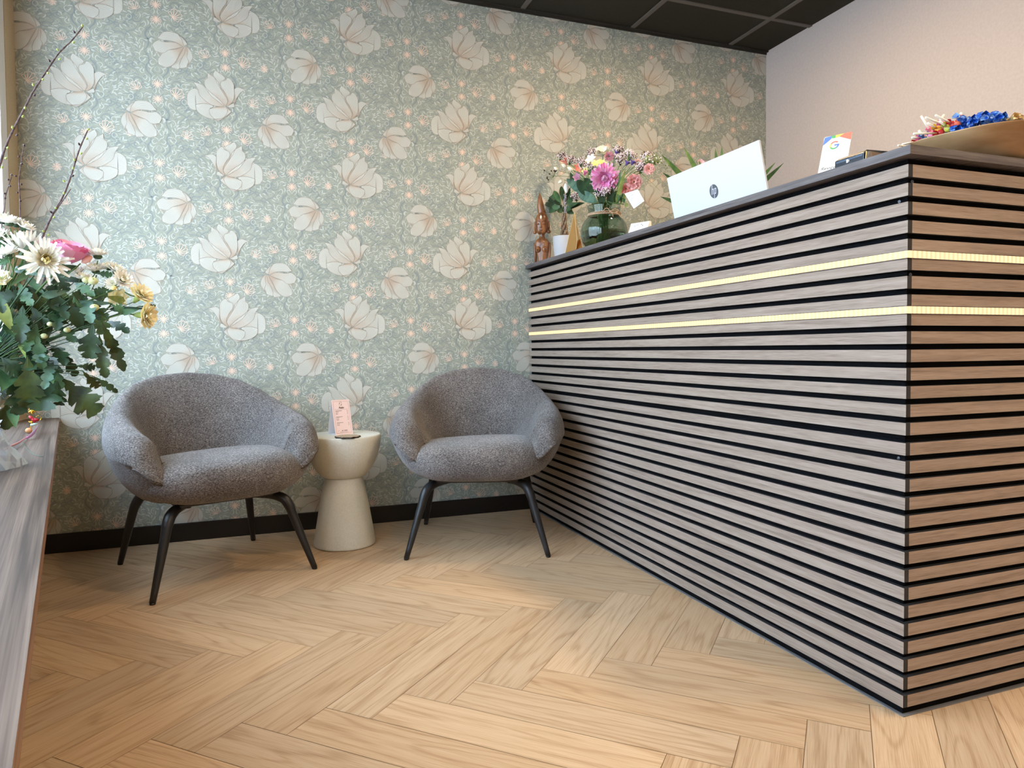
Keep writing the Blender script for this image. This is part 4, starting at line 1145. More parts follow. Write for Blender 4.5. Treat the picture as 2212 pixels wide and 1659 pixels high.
# cream buds to the left
for i, (px, py, dx, L, nm) in enumerate(((1204, 366, .02, .020, 'pointed cream bud farthest left in the desk bouquet'), (1222, 361, .01, .024, 'cream bud second from the left over the dark berries'), (1236, 368, -.01, .026, 'plump cream bud above the mauve lily petals'), (1214, 391, .0, .020, 'slim pale green bud hanging left below the others'))):
    h = vy(px, py, dx)
    def bl(b, M4, L=L): b.lathe([(0, -.004), (.006, 0), (.0085, L*.35), (.0065, L*.75), (.0015, L*1.05), (0, L*1.1)], 10, mat4=M4)
    d_ = Vector((-.55, .1, .35 if i < 3 else -.3))
    flower_thing(bq, 'lisianthus_bud', nm, 'flower bud', h, d_, bl, [m_cream], rad=.0011, partname='bud')
# white hanging bud
h = vy(1223, 401, -.02)
flower_thing(bq, 'white_tulip_bud', 'drooping white bud over the money tree leaves', 'flower bud', h, Vector((0, -.1, -1)), lambda b, M4: b.lathe([(0, -.012), (.008, -.008), (.0125, .004), (.0125, .014), (.008, .026), (.003, .034), (0, .036)], 14, mat4=M4), [m_white], rad=.0012, partname='bud')
# coral and mauve lilies
def lily(n, L, W, tl):
    def f_(b, M4):
        for k in range(n): petal(b, M4 @ Matrix.Rotation(2*PI*k/n, 4, 'Z') @ Matrix.Rotation(-tl, 4, 'Y'), L, W, -.3, .5)
    return f_
for (px, py, dx, n_, L, W, tl, m_, d_, nm) in ((1225, 357, .02, 5, .045, .014, 1.25, m_coral, (-.6, 0, .9), 'coral lily bud opening at the upper left of the desk bouquet'), (1243, 367, 0, 5, .030, .016, .9, m_coral, (.2, -.6, .2), 'coral lily bloom beside the plump cream bud'), (1252, 386, -.02, 5, .034, .020, 1.2, m_mauve, (-.6, -.4, .1), 'mauve tulip-like bloom above the round eucalyptus leaves'), (1262, 379, -.01, 4, .026, .020, 1.25, m_rosed, (.1, -.5, .8), 'deep rose bloom left of the pink chrysanthemum')):
    h = vy(px, py, dx); flower_thing(bq, 'alstroemeria', nm, 'flower', h, Vector(d_), lily(n_, L, W, tl), [m_], group='coral and mauve blooms in the desk bouquet')
for (px, py, dx, nm) in ((1352, 358, .0, 'purple iris bloom, left one of the pair at the upper right of the desk bouquet'), (1364, 357, -.01, 'purple iris bloom, right one of the pair at the upper right of the desk bouquet'), (1329, 335, .04, 'blue-violet bloom behind the dusky rose carnation')):
    h = vy(px, py, dx); flower_thing(bq, 'iris', nm, 'flower', h, Vector((.2, -.4, .7)), lily(5, .026, .014, 1.1), [m_purp])
# statice sprays
def spray(nb, rad, seed, m0=0, m1=1, s=.0026):
    def f_(b, M4):
        r = random.Random(seed)
        for k in range(nb):
            v = Vector((r.gauss(0, .5), r.gauss(0, .5), r.uniform(-.2, .9)))*rad
            b.tube([M4 @ Vector((0, 0, -rad*.8)), M4 @ (v*.6+Vector((0, 0, -.002))), M4 @ v], .0004, 3, mi=2)
            for q in range(5):
                o_ = v+Vector((r.uniform(-1, 1), r.uniform(-1, 1), r.uniform(-1, 1)))*.0066
                b.ball(M4 @ o_, s*r.uniform(.7, 1.1), 5, mi=m0 if r.random() < .68 else m1)
    return f_
SP = [(1212, 340, .03, .024, 'wispy lilac statice sprig farthest left at the top of the desk bouquet'), (1232, 348, .02, .022, 'lilac statice sprig behind the coral lilies'), (1256, 353, .03, .024, 'lilac statice tuft between the coral lily and the cream lisianthus'), (1278, 333, .04, .024, 'lilac statice sprig left of the cream rose'), (1276, 368, .0, .026, 'lilac statice hugging the left side of the pink chrysanthemum'), (1285, 402, -.03, .026, 'lilac statice below left of the pink chrysanthemum'), (1294, 420, -.04, .024, 'pale statice sprig hanging over the vase rim'), (1310, 418, -.04, .018, 'small pale statice tip below the pink chrysanthemum'), (1334, 326, .05, .020, 'lilac statice behind the violet bloom at the top'), (1338, 346, .02, .028, 'broad lilac statice right of the dusky carnation'), (1361, 338, .04, .024, 'lilac statice sprig above the purple irises'), (1384, 366, .0, .022, 'grey-lilac statice right of the purple irises'), (1398, 345, .03, .026, 'tall pale statice spray at the upper right corner of the bouquet'), (1245, 428, .02, .022, 'lilac statice low behind the money tree leaves')]
for i, (px, py, dx, rad, nm) in enumerate(SP):
    h = vy(px, py, dx); flower_thing(bq, 'statice_sprig', nm, 'flower', h, Vector((fr_.uniform(-.4, .4), -.3, .9)), spray(34, rad*1.1, i), [m_lilac, m_calyx, m_stem], rad=.0011, partname='florets')
h = vy(1406, 350, .01)
flower_thing(bq, 'green_filler_sprig', 'yellow-green filler sprig beside the palest carnation', 'foliage', h, Vector((.4, -.2, .8)), spray(26, .030, 77, 0, 1, .003), [m_leafy, m_white, m_stem], rad=.0012, partname='florets')
# grey spike drooping at left
h = at(1221, 452, x=.045)
flower_thing(bq, 'grey_flower_spike', 'drooping grey-lilac flower spike hanging before the braided trunk', 'flower', h, Vector((0, 0, -1)), lambda b, M4: [b.ball(M4 @ Vector((random.Random(k).uniform(-1, 1)*.0085*(1-abs(k/70-.5)), random.Random(k+900).uniform(-1, 1)*.0085*(1-abs(k/70-.5)), -.068+.085*k/70)), .0028, 5) for k in range(70)], [m_greym], rad=.0012, partname='florets', mid=at(1240, 412, x=.07))
# berries
h = vy(1190, 377, .02)
def bl(b, M4):
    r = random.Random(8)
    for k in range(9):
        v = Vector((r.uniform(-1, 1), r.uniform(-1, 1), r.uniform(-.6, 1)))*.030
        b.tube([M4 @ Vector((0, 0, -.02)), M4 @ v], .0006, 4, mi=1); b.ball(M4 @ v, .0045, 8, mi=0)
flower_thing(bq, 'berry_sprig', 'sprig of dark berries sticking out left of the desk bouquet', 'berry sprig', h, Vector((-.7, -.2, .4)), bl, [m_berry, m_stem], rad=.0010, partname='berries')
# leaves
for i, (bx, by, tx, ty, W, m_, nm) in enumerate(((1290, 436, 1248, 416, .046, m_leafb, 'broad round grey-green leaf lowest at the left of the vase mouth'), (1275, 425, 1246, 388, .046, m_leafd, 'broad round grey-green leaf under the mauve bloom'), (1262, 418, 1224, 386, .040, m_leafb, 'grey-green leaf reaching left above the money tree'), (1292, 420, 1262, 384, .040, m_leafd, 'dark green leaf behind the left side statice'), (1330, 440, 1352, 364, .018, m_leafy, 'thin light grass blade right of the pink chrysanthemum'), (1335, 440, 1340, 366, .014, m_leafm, 'thin green grass blade closest to the pink chrysanthemum'), (1342, 440, 1372, 372, .014, m_leafy, 'thin grass blade behind the salmon carnation'), (1340, 440, 1362, 380, .016, m_leafm, 'green grass blade leaning right under the purple irises'), (1348, 440, 1346, 408, .014, m_leafm, 'short green blade at the right of the vase mouth'), (1350, 442, 1357, 443, .020, m_leafy, 'small yellowing leaf at the right vase rim'), (1300, 442, 1296, 404, .034, m_leafd, 'dark leaf low at the left of the vase mouth'), (1318, 444, 1322, 402, .036, m_leafd, 'dark leaf in the middle of the vase mouth'), (1330, 440, 1338, 408, .030, m_leafd, 'dark leaf low at the right of the vase mouth'), (1300, 400, 1272, 366, .024, m_leafm, 'mid green leaf behind the freesias'), (1240, 400, 1232, 372, .020, m_leafd, 'dark leaf behind the mauve bloom'))):
    root_p = V0+Vector((0, 0, .17))
    sh_ = -.05 if (W < .019 and bx < 1338) else (.01 if W < .019 else -.01)
    p0_, p1_ = vy(bx, by, sh_), vy(tx, ty, sh_-.01)
    P = bq.path(p0_); root = thing('leafy_stem' if W > .019 else 'grass_blade', nm, 'foliage', tuple(P[0]))
    stem_obj(root, [P[0], P[1], p0_], .0012); b = MB(); leaf_simple(b, p0_-P[0], p1_-P[0], to_cam(p0_), W, droop=.06, fold=.12, blunt=.8); b.build('leaf', m_, root, smooth=True)
# long arching blades
for (pts, nm) in (([(1340, 430), (1372, 372), (1400, 388), (1426, 412)], 'long arching grass blade bending down at the right of the bouquet'), ([(1335, 430), (1350, 370), (1358, 330), (1357, 313)], 'thin upright grass blade rising highest at the right of the bouquet')):
    P = [vy(a_, b_, .02) for a_, b_ in pts]; F0 = V0+Vector((0, 0, .02)); root = thing('grass_blade', nm, 'foliage', tuple(F0))
    b = MB(); Q = crv([Vector((0, 0, 0)), V0+Vector((-.01, -.02, .185))-F0]+[p-F0 for p in P], 24); b.tube(Q, [.0016]*14+[.0014-.00011*k for k in range(10)], 5); b.build('blade', m_leafy, root, smooth=True)
# gift tag
m_tag = mat('tag_paper', (226, 222, 220), rough=0.7)
cT = at(1368, 428, x=0.03)
tg_ = thing('gift_tag', 'white handwritten gift tag hanging from the desk bouquet', 'tag', tuple(cT))
c4 = [at(px, py, x=0.03+dx)-cT for px, py, dx in ((1349, 418, 0), (1369, 451, 0), (1392, 434, .0), (1378, 409, .0))]
b = MB(); b.add(c4, [(0, 1, 2, 3)]); b.build('paper', m_tag, tg_, solid=.0006)
ex = (c4[2]-c4[1]).normalized(); ey = (c4[0]-c4[1]).normalized(); nz = ex.cross(ey).normalized()
if nz.dot(to_cam(cT)) < 0: nz = -nz
b = MB()
for k, (u0, u1, v_) in enumerate(((.15, .75, .80), (.1, .6, .66), (.12, .42, .50), (.12, .3, .42), (.25, .85, .07))):
    Wt = (c4[2]-c4[1]).length; Ht = (c4[0]-c4[1]).length
    P = [c4[1]+ex*Wt*(u0+(u1-u0)*q/10)+ey*(Ht*v_+(.0008*math.sin(q*2.2+k) if k < 4 else 0))+nz*.0006 for q in range(11)]
    b.tube(P, .00025, 4)
b.build('handwriting', m_ink, tg_)
b = MB(); b.tube([c4[0].lerp(c4[3], .4), at(1356, 405, x=.03)-cT], .0005, 5); b.build('string', m_tw, tg_)

# ---- small white card holder
m_acr = mat('white_acrylic', (238, 236, 234), rough=0.25)
cH = at(1381, 502, x=0.045); cH.z = Z0
ch_ = thing('card_holder', 'small tilted white card display on the desk edge beside the vase', 'card holder', tuple(cH))
TL, TR = at(1363, 483, x=.05)-cH, at(1403, 477, x=.05)-cH; BL, BR = at(1355, 507, x=.02)-cH, at(1396, 492, x=.02)-cH
BL.z = .001; BR.z = .001; nrm_ = (TR-TL).cross(BL-TL).normalized()
if nrm_.dot(to_cam(cH)) < 0: nrm_ = -nrm_
back_ = Vector((.030, .012, 0))
V = [BL, BR, TR, TL, BL+back_, BR+back_, TR+back_*.35, TL+back_*.35]
b = MB(); b.add(V, [(0, 1, 2, 3), (7, 6, 5, 4), (0, 4, 5, 1), (1, 5, 6, 2), (2, 6, 7, 3), (3, 7, 4, 0)]); b.build('stand', m_acr, ch_, bevel=.001)
ex = (TR-TL).normalized(); ey = (TL-BL).normalized(); b = MB(); Wt = (TR-TL).length
for u0, u1, v_ in ((.25, .5, .78), (.2, .34, .70), (.05, .15, .32), (.55, .72, .40)):
    b.tube([BL.lerp(TL, v_)+ex*Wt*u0+nrm_*.0006, BL.lerp(TL, v_)+ex*Wt*u1+nrm_*.0006], .0004, 4)
for u_, v_ in ((.62, .82), (.70, .72)): b.ball(BL.lerp(TL, v_)+ex*Wt*u_+nrm_*.0004, (.0022, .0022, .0016), 6)
b.build('print', m_ink, ch_)
# ---- laptop seen from behind
m_lap = mat('white_laptop_shell', (206, 209, 215), rough=0.4, spec=0.5); m_key = mat('dark_keys', (50, 52, 56), rough=0.6); m_scr = mat('black_screen', (12, 12, 14), rough=0.2)
m_logo = mat('grey_logo', (92, 96, 104), rough=0.35, metal=0.4)
lTL, lTR = at(1442, 387, x=0.012), at(1641, 299, x=0.012)
zt_ = (lTL.z+lTR.z)/2
yA, yB2 = lTL.y, lTR.y
hx_ = 0.042; hz_ = Z0+0.018
lp = thing('laptop', 'white open laptop on the desk with its lid back facing the room', 'laptop', (hx_, (yA+yB2)/2, Z0))
O = Vector(lp.location); yl, yr = yA-O.y, yB2-O.y
up_ = Vector((0.012-hx_, 0, zt_-hz_)); Lh = up_.length; up_.normalize(); n_ = Vector((-up_.z, 0, up_.x)); 
if n_.x > 0: n_ = -n_
LM = frame4(Vector((0, 0, hz_-Z0)), (0, -1, 0), up_)          # x to the right as seen from the room, y up the lid, z towards the room
def rrect(x0, y0, x1, y1, r, n=5):
    P = []
    for cx, cy, a0 in ((x1-r, y0+r, -PI/2), (x1-r, y1-r, 0), (x0+r, y1-r, PI/2), (x0+r, y0+r, PI)):
        for k in range(n+1): P.append((cx+r*math.cos(a0+PI/2*k/n), cy+r*math.sin(a0+PI/2*k/n)))
    return P
W2 = (yl-yr)/2
b = MB(); b.prism(rrect(-W2, 0, W2, Lh, .004), -.003, .003, mat4=LM); b.build('lid', m_lap, lp, bevel=.0008)
b = MB(); b.prism(rrect(-W2+.006, .008, W2-.006, Lh-.006, .003), -.0034, -.0031, mat4=LM); b.build('screen', m_scr, lp)
b = MB(); b.prism(rrect(.0, -W2, .215, W2, .008), 0.002, .016); b.build('base', m_lap, lp, bevel=.001)
b = MB(); b.prism(rrect(.03, -W2+.02, .13, W2-.02, .003), .0161, .0172); b.build('keyboard', m_key, lp)
# round emblem
lc = at(1538, 414, x=0.022)-O
u_ = -(lc.y); v_ = (lc-Vector((0, 0, hz_-Z0))).dot(up_)
EM = LM @ Matrix.Translation((u_, v_, .0031))
RL = .0215
b = MB(); b.prism([(RL*math.cos(2*PI*k/40), RL*math.sin(2*PI*k/40)) for k in range(40)], 0, .0004, mat4=EM); em = b.build('emblem', m_logo, lp)
b = MB(); sl = .30
def par(x0, x1, y0, y1):  # slanted bar
    b.add([EM @ Vector((x+sl*y, y, .0006)) for x, y in ((x0, y0), (x1, y0), (x1, y1), (x0, y1))], [(0, 1, 2, 3)])
w3 = .0026
par(-.0108, -.0108+w3, -.0085, .0205); par(-.0035, -.0035+w3, -.0085, .0058); par(-.0108, -.0035+w3, .0058, .0085)
par(.0028, .0028+w3, -.0205, .0085); par(.0095, .0095+w3, -.0058, .0058); par(.0028, .0095+w3, .0058, .0085); par(.0028, .0095+w3, -.0085, -.0058)
b.build('letters', m_lap, em)

# ---- sword-leaved plant behind the laptop
m_blade = mat('dark_blade_leaf', (66, 96, 48), rough=0.45); vary(m_blade, 20, (48, 78, 36), (98, 124, 62))
pl0 = Vector((0.365, -1.115, Z0))
pl = thing('sword_leaf_plant', 'spiky green plant in a pot half hidden behind the white laptop', 'plant', tuple(pl0))
b = MB(); b.lathe([(0, 0), (.035, 0), (.037, .003), (.046, .070), (.0465, .074), (.043, .074), (.042, .064), (0, .064)], 36); b.build('pot', m_pot, pl, smooth=True)
for k, (px, py, dx) in enumerate(((1429, 334, -.02), (1431, 372, -.03), (1427, 425, -.04), (1478, 319, 0), (1545, 319, .03), (1559, 315, .02), (1508, 344, -.03), (1675, 351, -.01), (1693, 352, -.03), (1500, 395, -.05), (1640, 380, -.05), (1590, 345, .04))):
    tipw = at(px, py, x=.32+dx)-pl0; b = MB(); leaf_simple(b, Vector((0, 0, .062)), tipw, to_cam(pl0), .024, droop=.04, fold=.2, n=10, blunt=1.0)
    b.build('leaf', m_blade, pl, smooth=True)
o3 = at(1514, 351, x=.30)-pl0; b = MB(); M4 = zframe(o3, to_cam(pl0)); rosette(b, M4, [(5, .0, .016, .014, .3, .2, .3, 0)], 2); b.tube([(0, 0, .064), o3*.6+Vector((0, 0, .02)), o3], .001, 5, mi=1)
b.build('pale_pink_bloom', [m_salml, m_stem], pl, smooth=True)

# ---- review card on its stand
P0_ = at(1760, 377, x=0.030)
hdir = Vector((.41, -.91, 0)).normalized(); nf = Vector((-hdir.y*-1*-1, 0, 0)); nf = Vector((-.91, -.41, 0)).normalized()
thl = R(22); upv = Vector((0, 0, 1))*math.cos(thl) - nf*math.sin(thl); Nn = nf*math.cos(thl)+Vector((0, 0, 1))*math.sin(thl)
def onplane(px, py):
    d = _F + _R*((px-1106-PPX)/FPX) - _U*((py-829.5-PPY)/FPX); t = (P0_-CAMP).dot(Nn)/d.dot(Nn); return CAMP+d*t
cTL, cTR = onplane(1781, 297), onplane(1841, 284)
cu = (cTR-cTL); Wc = cu.dot(hdir)
Hc = (cTL.z-Z0-.001)/upv.z
cO = cTL - upv*Hc
rc = thing('review_card', 'white review card with a four-colour round letter on the desk before the pink wall', 'card', (cO.x, cO.y, Z0))
RM = frame4(cO-Vector(rc.location), hdir, upv)
m_cw2 = mat('glossy_white_card', (246, 246, 246), rough=0.25)
b = MB(); b.prism(rrect(0, 0, Wc, Hc, .003), -.0015, 0, mat4=RM); b.prism([(0, 0), (Wc, 0), (Wc, .002), (0, .002)], -.045, -.0015, mat4=frame4(cO-Vector(rc.location), hdir, upv)) if False else None
b.build('card_face', m_cw2, rc)
g0 = cO-Vector(rc.location); bk = -nf
b = MB(); q = [g0, g0+hdir*Wc, g0+hdir*Wc+bk*.045, g0+bk*.045]; b.add([Vector((v.x, v.y, .0005)) for v in q]+[Vector((v.x, v.y, .0025)) for v in q], [(3, 2, 1, 0), (4, 5, 6, 7), (0, 1, 5, 4), (1, 2, 6, 5), (2, 3, 7, 6), (3, 0, 4, 7)])
b.build('foot', m_cw2, rc)
gb, gg, gy_, gr = mat('print_blue', (96, 128, 214), .5), mat('print_green', (92, 170, 100), .5), mat('print_yellow', (250, 196, 92), .5), mat('print_red', (240, 122, 100), .5)
b = MB()
def pc(poly, mi):
    b.add([RM @ Vector((u*Wc, v*Hc, .0004)) for u, v in poly], [tuple(range(len(poly)))], mi)
pc([(.02, .985), (.0, .80), (.15, .865), (.27, .925), (.27, .997)], 0); pc([(.27, .997), (.27, .94), (.42, .925), (.42, .997)], 1)
pc([(.42, .997), (.42, .925), (.56, .94), (.72, .997)], 2); pc([(.72, .997), (.56, .94), (1.0, .81), (1.0, .985), (.98, .997)], 3)
b.build('colour_corners', [gb, gg, gy_, gr], rc)
b = MB(); ro, ri = .175*Wc, .118*Wc; ctr = (.43*Wc, .755*Hc)
def arc(a0, a1, mi):
    n = 10; V = []
    for k in range(n+1):
        a = R(a0+(a1-a0)*k/n)
        for r_ in (ro, ri): V.append(RM @ Vector((ctr[0]+r_*math.cos(a), ctr[1]+r_*math.sin(a), .0005)))
    b.add(V, [(2*k, 2*k+2, 2*k+3, 2*k+1) for k in range(n)], mi)
arc(45, 150, 3); arc(150, 208, 2); arc(208, 308, 1); arc(308, 358, 0)
b.add([RM @ Vector((ctr[0]+x, ctr[1]+y, .0005)) for x, y in ((0, -.028*Wc), (ro, -.028*Wc), (ro, .028*Wc), (0, .028*Wc))], [(0, 1, 2, 3)], 0)
b.build('round_letter', [gb, gg, gy_, gr], rc)
m_star = mat('grey_star', (176, 178, 182), rough=.6)
b = MB()
for k in range(5):
    c_ = ((.22+.11*k)*Wc, .555*Hc); V = [RM @ Vector((c_[0]+(.030 if j % 2 == 0 else .013)*Wc*math.sin(j*PI/5), c_[1]+(.030 if j % 2 == 0 else .013)*Wc*math.cos(j*PI/5), .0004)) for j in range(10)]+[RM @ Vector((c_[0], c_[1], .0004))]
    b.add(V, [(j, 10, (j+1) % 10) for j in range(10)])
b.build('stars', m_star, rc)
text_mesh('Review', .17*Wc*1.15, m_logo, rc, RM @ Matrix.Translation((.36*Wc, (P0_.z-Z0+.010)/upv.z, .0004)), shear=.3)

# ---- card terminal
m_term = mat('black_terminal', (30, 34, 42), rough=.25, spec=.6); m_termb = mat('grey_blue_panel', (72, 86, 104), rough=.3); m_brn = mat('brown_leather', (96, 76, 58), rough=.5)
a1 = at(1803, 352, x=-.008); a2 = at(1866, 335, x=-.008)
te = thing('payment_terminal', 'black payment terminal lying on the desk edge before the review card', 'card reader', (.03, (a1.y+a2.y)/2, Z0))
yl = a1.y-te.location.y; yr = a2.y-te.location.y; zt1 = at(1803, 346, x=-.008).z-Z0
b = MB(); b.prism([(-.038, .0), (.075, .0), (.075, .030), (-.026, zt1+.004), (-.038, zt1-.004)], yr, yl, axis=1); b.build('body', m_term, te, bevel=.002)
b = MB(); b.box((-.0388, yr+.003, .012), (-.0378, yl-.005, zt1-.006)); b.build('front_panel', m_termb, te)
b = MB(); yc = (yl+yr)/2+.003
b.box((-.0394, yc-.0020, zt1-.016), (-.0388, yc+.0035, zt1-.0085)); b.box((-.0394, yc-.0050, zt1-.0145), (-.0388, yc-.0035, zt1-.010)); b.build('icon', m_cw2, te)
a3 = at(1884, 332, x=-.004)
lb = thing('brown_card_case', 'small brown wedge-shaped case at the right end of the payment terminal', 'case', (.03, a2.y-.012, Z0))
yy0 = a3.y-lb.location.y-.002; b = MB()
zt2 = at(1870, 327, x=-.004).z-Z0
V = [(-.036, .0085, 0), (-.036, yy0, 0), (.06, yy0, 0), (.06, .0085, 0), (-.034, .0085, zt2), (-.030, yy0+.010, zt2-.001), (.04, yy0+.010, zt2-.006), (.05, .0085, zt2-.006)]
b.add(V, [(0, 1, 2, 3), (4, 7, 6, 5), (0, 4, 5, 1), (1, 5, 6, 2), (2, 6, 7, 3), (3, 7, 4, 0)]); b.build('case_body', m_brn, lb, bevel=.0015)
b = MB(); b.tube([V[0], V[4]], .0012, 6); b.build('brass_edge', m_gold, lb)

# ---- wooden bowl of sweets
m_bowl = mat('weathered_bowl_wood', (166, 132, 92), rough=.55); vary(m_bowl, 5, (142, 104, 66), (188, 158, 118), stretch=(1, 1, 4), detail=8, bump=.3, dist=.004)
BO = Vector((.335, -2.172, Z0))
bw_ = thing('wooden_bowl', 'shallow rustic wooden bowl of sweets at the front corner of the desk', 'bowl', tuple(BO))
b = MB(); rows = []
for r_, z in [(0, .001), (.060, .001), (.075, .003), (.100, .012), (.130, .026), (.155, .043), (.172, .0600), (.1745, .0625), (.1700, .0635), (.1640, .0605), (.150, .0560), (.125, .0520), (.09, .0490), (.05, .0475), (0, .0470)]:
    row = []
    for k in range(72):
        a = 2*PI*k/72; w_ = 1+.012*math.sin(3*a+1)+.006*math.sin(7*a)
        row.append(Vector((r_*w_*math.cos(a), r_*w_*math.sin(a), z+(.0015*math.sin(5*a) if z > .05 else 0))))
    rows.append(row)
b.grid(rows, closed=True); b.build('bowl_body', m_bowl, bw_, smooth=True)
def crumple(b, c, r3, seed, mi=0, n=10, amp=.20, M4=None):
    r = random.Random(seed); V = []; F = []; m = 7
    M4 = M4 or Matrix.Identity(4)
    for i in range(m+1):
        t = PI*i/m
        for k in range(n):
            a = 2*PI*k/n; s_ = 1+r.uniform(-amp, amp)
            V.append(M4 @ (Vector(c)+Vector((r3[0]*math.sin(t)*math.cos(a)*s_, r3[1]*math.sin(t)*math.sin(a)*s_, -r3[2]*math.cos(t)*s_))))
    for i in range(m):
        for k in range(n):
            k2 = (k+1) % n; F.append((i*n+k, i*n+k2, (i+1)*n+k2, (i+1)*n+k))
    b.add(V, F, mi)
m_bf = mat('blue_foil', (40, 108, 206), rough=.25, metal=.3, spec=.8); m_bf2 = mat('light_blue_print', (170, 205, 240), rough=.3)
vary(m_bf, 90, (28, 92, 196), (160, 204, 240), lo=.48, hi=.68)
m_gf = mat('gold_foil', (222, 190, 128), rough=.3, metal=.5); m_stick = mat('white_paper_stick', (246, 244, 234), rough=.7)
GS = 'blue wrapped sweets in the wooden bowl'
def bowl_at(px, py, rr):
    d = _F + _R*((px-1106-PPX)/FPX) - _U*((py-829.5-PPY)/FPX)
    ox, oy = CAMP.x-BO.x, CAMP.y-BO.y; A = d.x*d.x+d.y*d.y; B = ox*d.x+oy*d.y; C = ox*ox+oy*oy-rr*rr
    D = B*B-A*C; t = (-B-math.sqrt(D))/A if D > 0 else -B/A
    return CAMP+d*t
def sweet(px, py, yv, name, label, m1, m2, seed, group=None, s=1.0, pos=None):
    c = Vector(pos) if pos else bowl_at(px, py, 0.146 if seed % 2 else 0.128); c.z = max(c.z, Z0+.0625); r = random.Random(seed)
    root = thing(name, label, 'sweet', tuple(c), group=group)
    M4 = Matrix.Rotation(r.uniform(0, 3), 4, 'Z') @ Matrix.Rotation(r.uniform(-.5, .5), 4, 'Y')
    b = MB(); crumple(b, (0, 0, 0), (.017*s, .010*s, .009*s), seed, M4=M4); b.build('wrapper', m1, root)
    for sg in (-1, 1):
        b = MB(); rows = []
        for i in range(4):
            row = []
            for k in range(9):
                a = 2*PI*k/8; rr = (.0040+.0016*i)*s*(1+.22*math.sin(k*2.4+i)); row.append(M4 @ Vector((sg*(.013+.0040*i)*s, rr*math.cos(a), rr*math.sin(a)*.7)))
            rows.append(row)
        b.grid(rows); b.build('twisted_end', m2, root)
    return root
ORD = ['first', 'second', 'third', 'fourth', 'fifth', 'sixth', 'seventh', 'eighth', 'ninth', 'tenth', 'eleventh', 'twelfth', 'thirteenth']
for k, (px, py, yv) in enumerate([(2044, 281, -2.15), (2059, 277, -2.20), (2074, 271, -2.18), (2078, 258, -2.13), (2090, 262, -2.19), (2099, 268, -2.24), (2110, 260, -2.16), (2118, 252, -2.18), (2127, 262, -2.24), (2138, 256, -2.20), (2149, 250, -2.16), (2156, 259, -2.22), (2168, 258, -2.18)]):
    sweet(px, py, yv, 'wrapped_sweet', 'blue foil wrapped sweet in the wooden bowl, %s from the left' % ORD[k], m_bf, m_bf if k % 3 else m_bf2, k+40, group=GS)
for k in range(16):
    a_ = -2.9+k*.19+(.1 if k % 2 else 0); r0 = .136 if k % 2 else .108
    sweet(0, 0, 0, 'wrapped_sweet', 'blue foil wrapped sweet buried low in the heap inside the wooden bowl', m_bf, m_bf, k+90, group=GS, pos=(BO.x+r0*math.cos(a_), BO.y+r0*math.sin(a_), Z0+.064))
for k, (px, py, nm) in enumerate([(2176, 261, 'gold foil sweet just right of the blue ones in the bowl'), (2189, 257, 'gold foil sweet in the middle of the gold ones in the bowl'), (2201, 253, 'gold foil sweet nearest the right frame edge in the bowl')]):
    sweet(px, py, -2.17, 'wrapped_sweet', nm, m_gf, m_gf, k+70, s=.8)
LC = {'red': (214, 60, 60), 'pink': (238, 138, 176), 'yellow': (236, 188, 60), 'lime': (196, 206, 88), 'orange': (232, 110, 80), 'blue': (70, 120, 190), 'white': (236, 226, 220), 'navy': (54, 62, 88)}
for k, (sx0, sy0, hx0, hy0, col, yv, nm) in enumerate([
    (1990, 250.6, 2011, 284, 'pink', -2.14, 'lollipop with pink wrapper whose stick leans steeply left'),
    (1999.5, 253.8, 2038, 264, 'pink', -2.12, 'lollipop with pale stick lying nearly level behind the crossing sticks'),
    (2039, 248, 2012, 281, 'navy', -2.15, 'lollipop whose stick leans right across its neighbour, dark wrapper'),
    (2021, 249, 2058, 263, 'red', -2.10, 'lollipop with red wrapper behind, stick pointing up left'),
    (2076.6, 243.6, 2069, 261, 'orange', -2.12, 'lollipop with upright stick beside the first blue sweets'),
    (1974, 289, 2029, 281, 'red', -2.16, 'lollipop with long level stick over the bowl rim'),
    (1970, 297, 1990, 292, 'pink', -2.14, 'lollipop with short level stick above the red one'),
    (1985, 282, 1996, 297, 'blue', -2.16, 'lollipop with short steep stick and blue wrapper'),
    (1949, 312, 1982, 299, 'red', -2.13, 'lollipop with round red wrapper at the left bowl rim'),
    (2004, 266, 2026, 274, 'yellow', -2.15, 'lollipop with yellow wrapper half hidden between the sticks'),
    (2030, 262, 2046, 271, 'lime', -2.16, 'lollipop with lime green wrapper against the blue sweets')]):
    c = at(hx0+(2 if hx0 > sx0 else -2), hy0+6, y=yv); c = bowl_at(hx0+(2 if hx0 > sx0 else -2), hy0+6, 0.150); c.z = max(c.z, Z0+.060); s0 = at(sx0, sy0, y=c.y-.004)
    root = thing('lollipop', nm, 'lollipop', tuple(c))
    m_c = mat('wrapper_'+col, LC[col], rough=.3, spec=.7)
    b = MB(); crumple(b, (0, 0, 0), (.0088, .0088, .0085), k+5, amp=.10, n=12); b.build('wrapped_head', [m_c], root, smooth=True)
    b = MB(); d = (s0-c); dn = d.normalized(); M4 = zframe(Vector((0, 0, 0)), dn); rows = []
    for i in range(4): rows.append([M4 @ Vector(((.0030+.0012*i*(1+.3*math.sin(3*j))) * math.cos(2*PI*j/12), (.0030+.0012*i*(1+.3*math.sin(3*j)))*math.sin(2*PI*j/12), .009+.0035*i)) for j in range(13)])
    b.grid(rows); b.build('wrapper_frill', m_c, root)
    b = MB(); b.tube([dn*.006, d], .0025, 8); b.build('stick', m_stick, root, smooth=True)
b = MB(); sA, sB = at(1940, 314, y=-2.17), at(1956, 316, y=-2.16); 
root = thing('loose_lollipop_stick', 'short white stick poking out flat at the far left of the bowl', 'stick', tuple(sB)); b.tube([sA-sB, Vector((0, 0, 0)), Vector((.03, .0, 0))], .0021, 8); b.build('stick', m_stick, root)
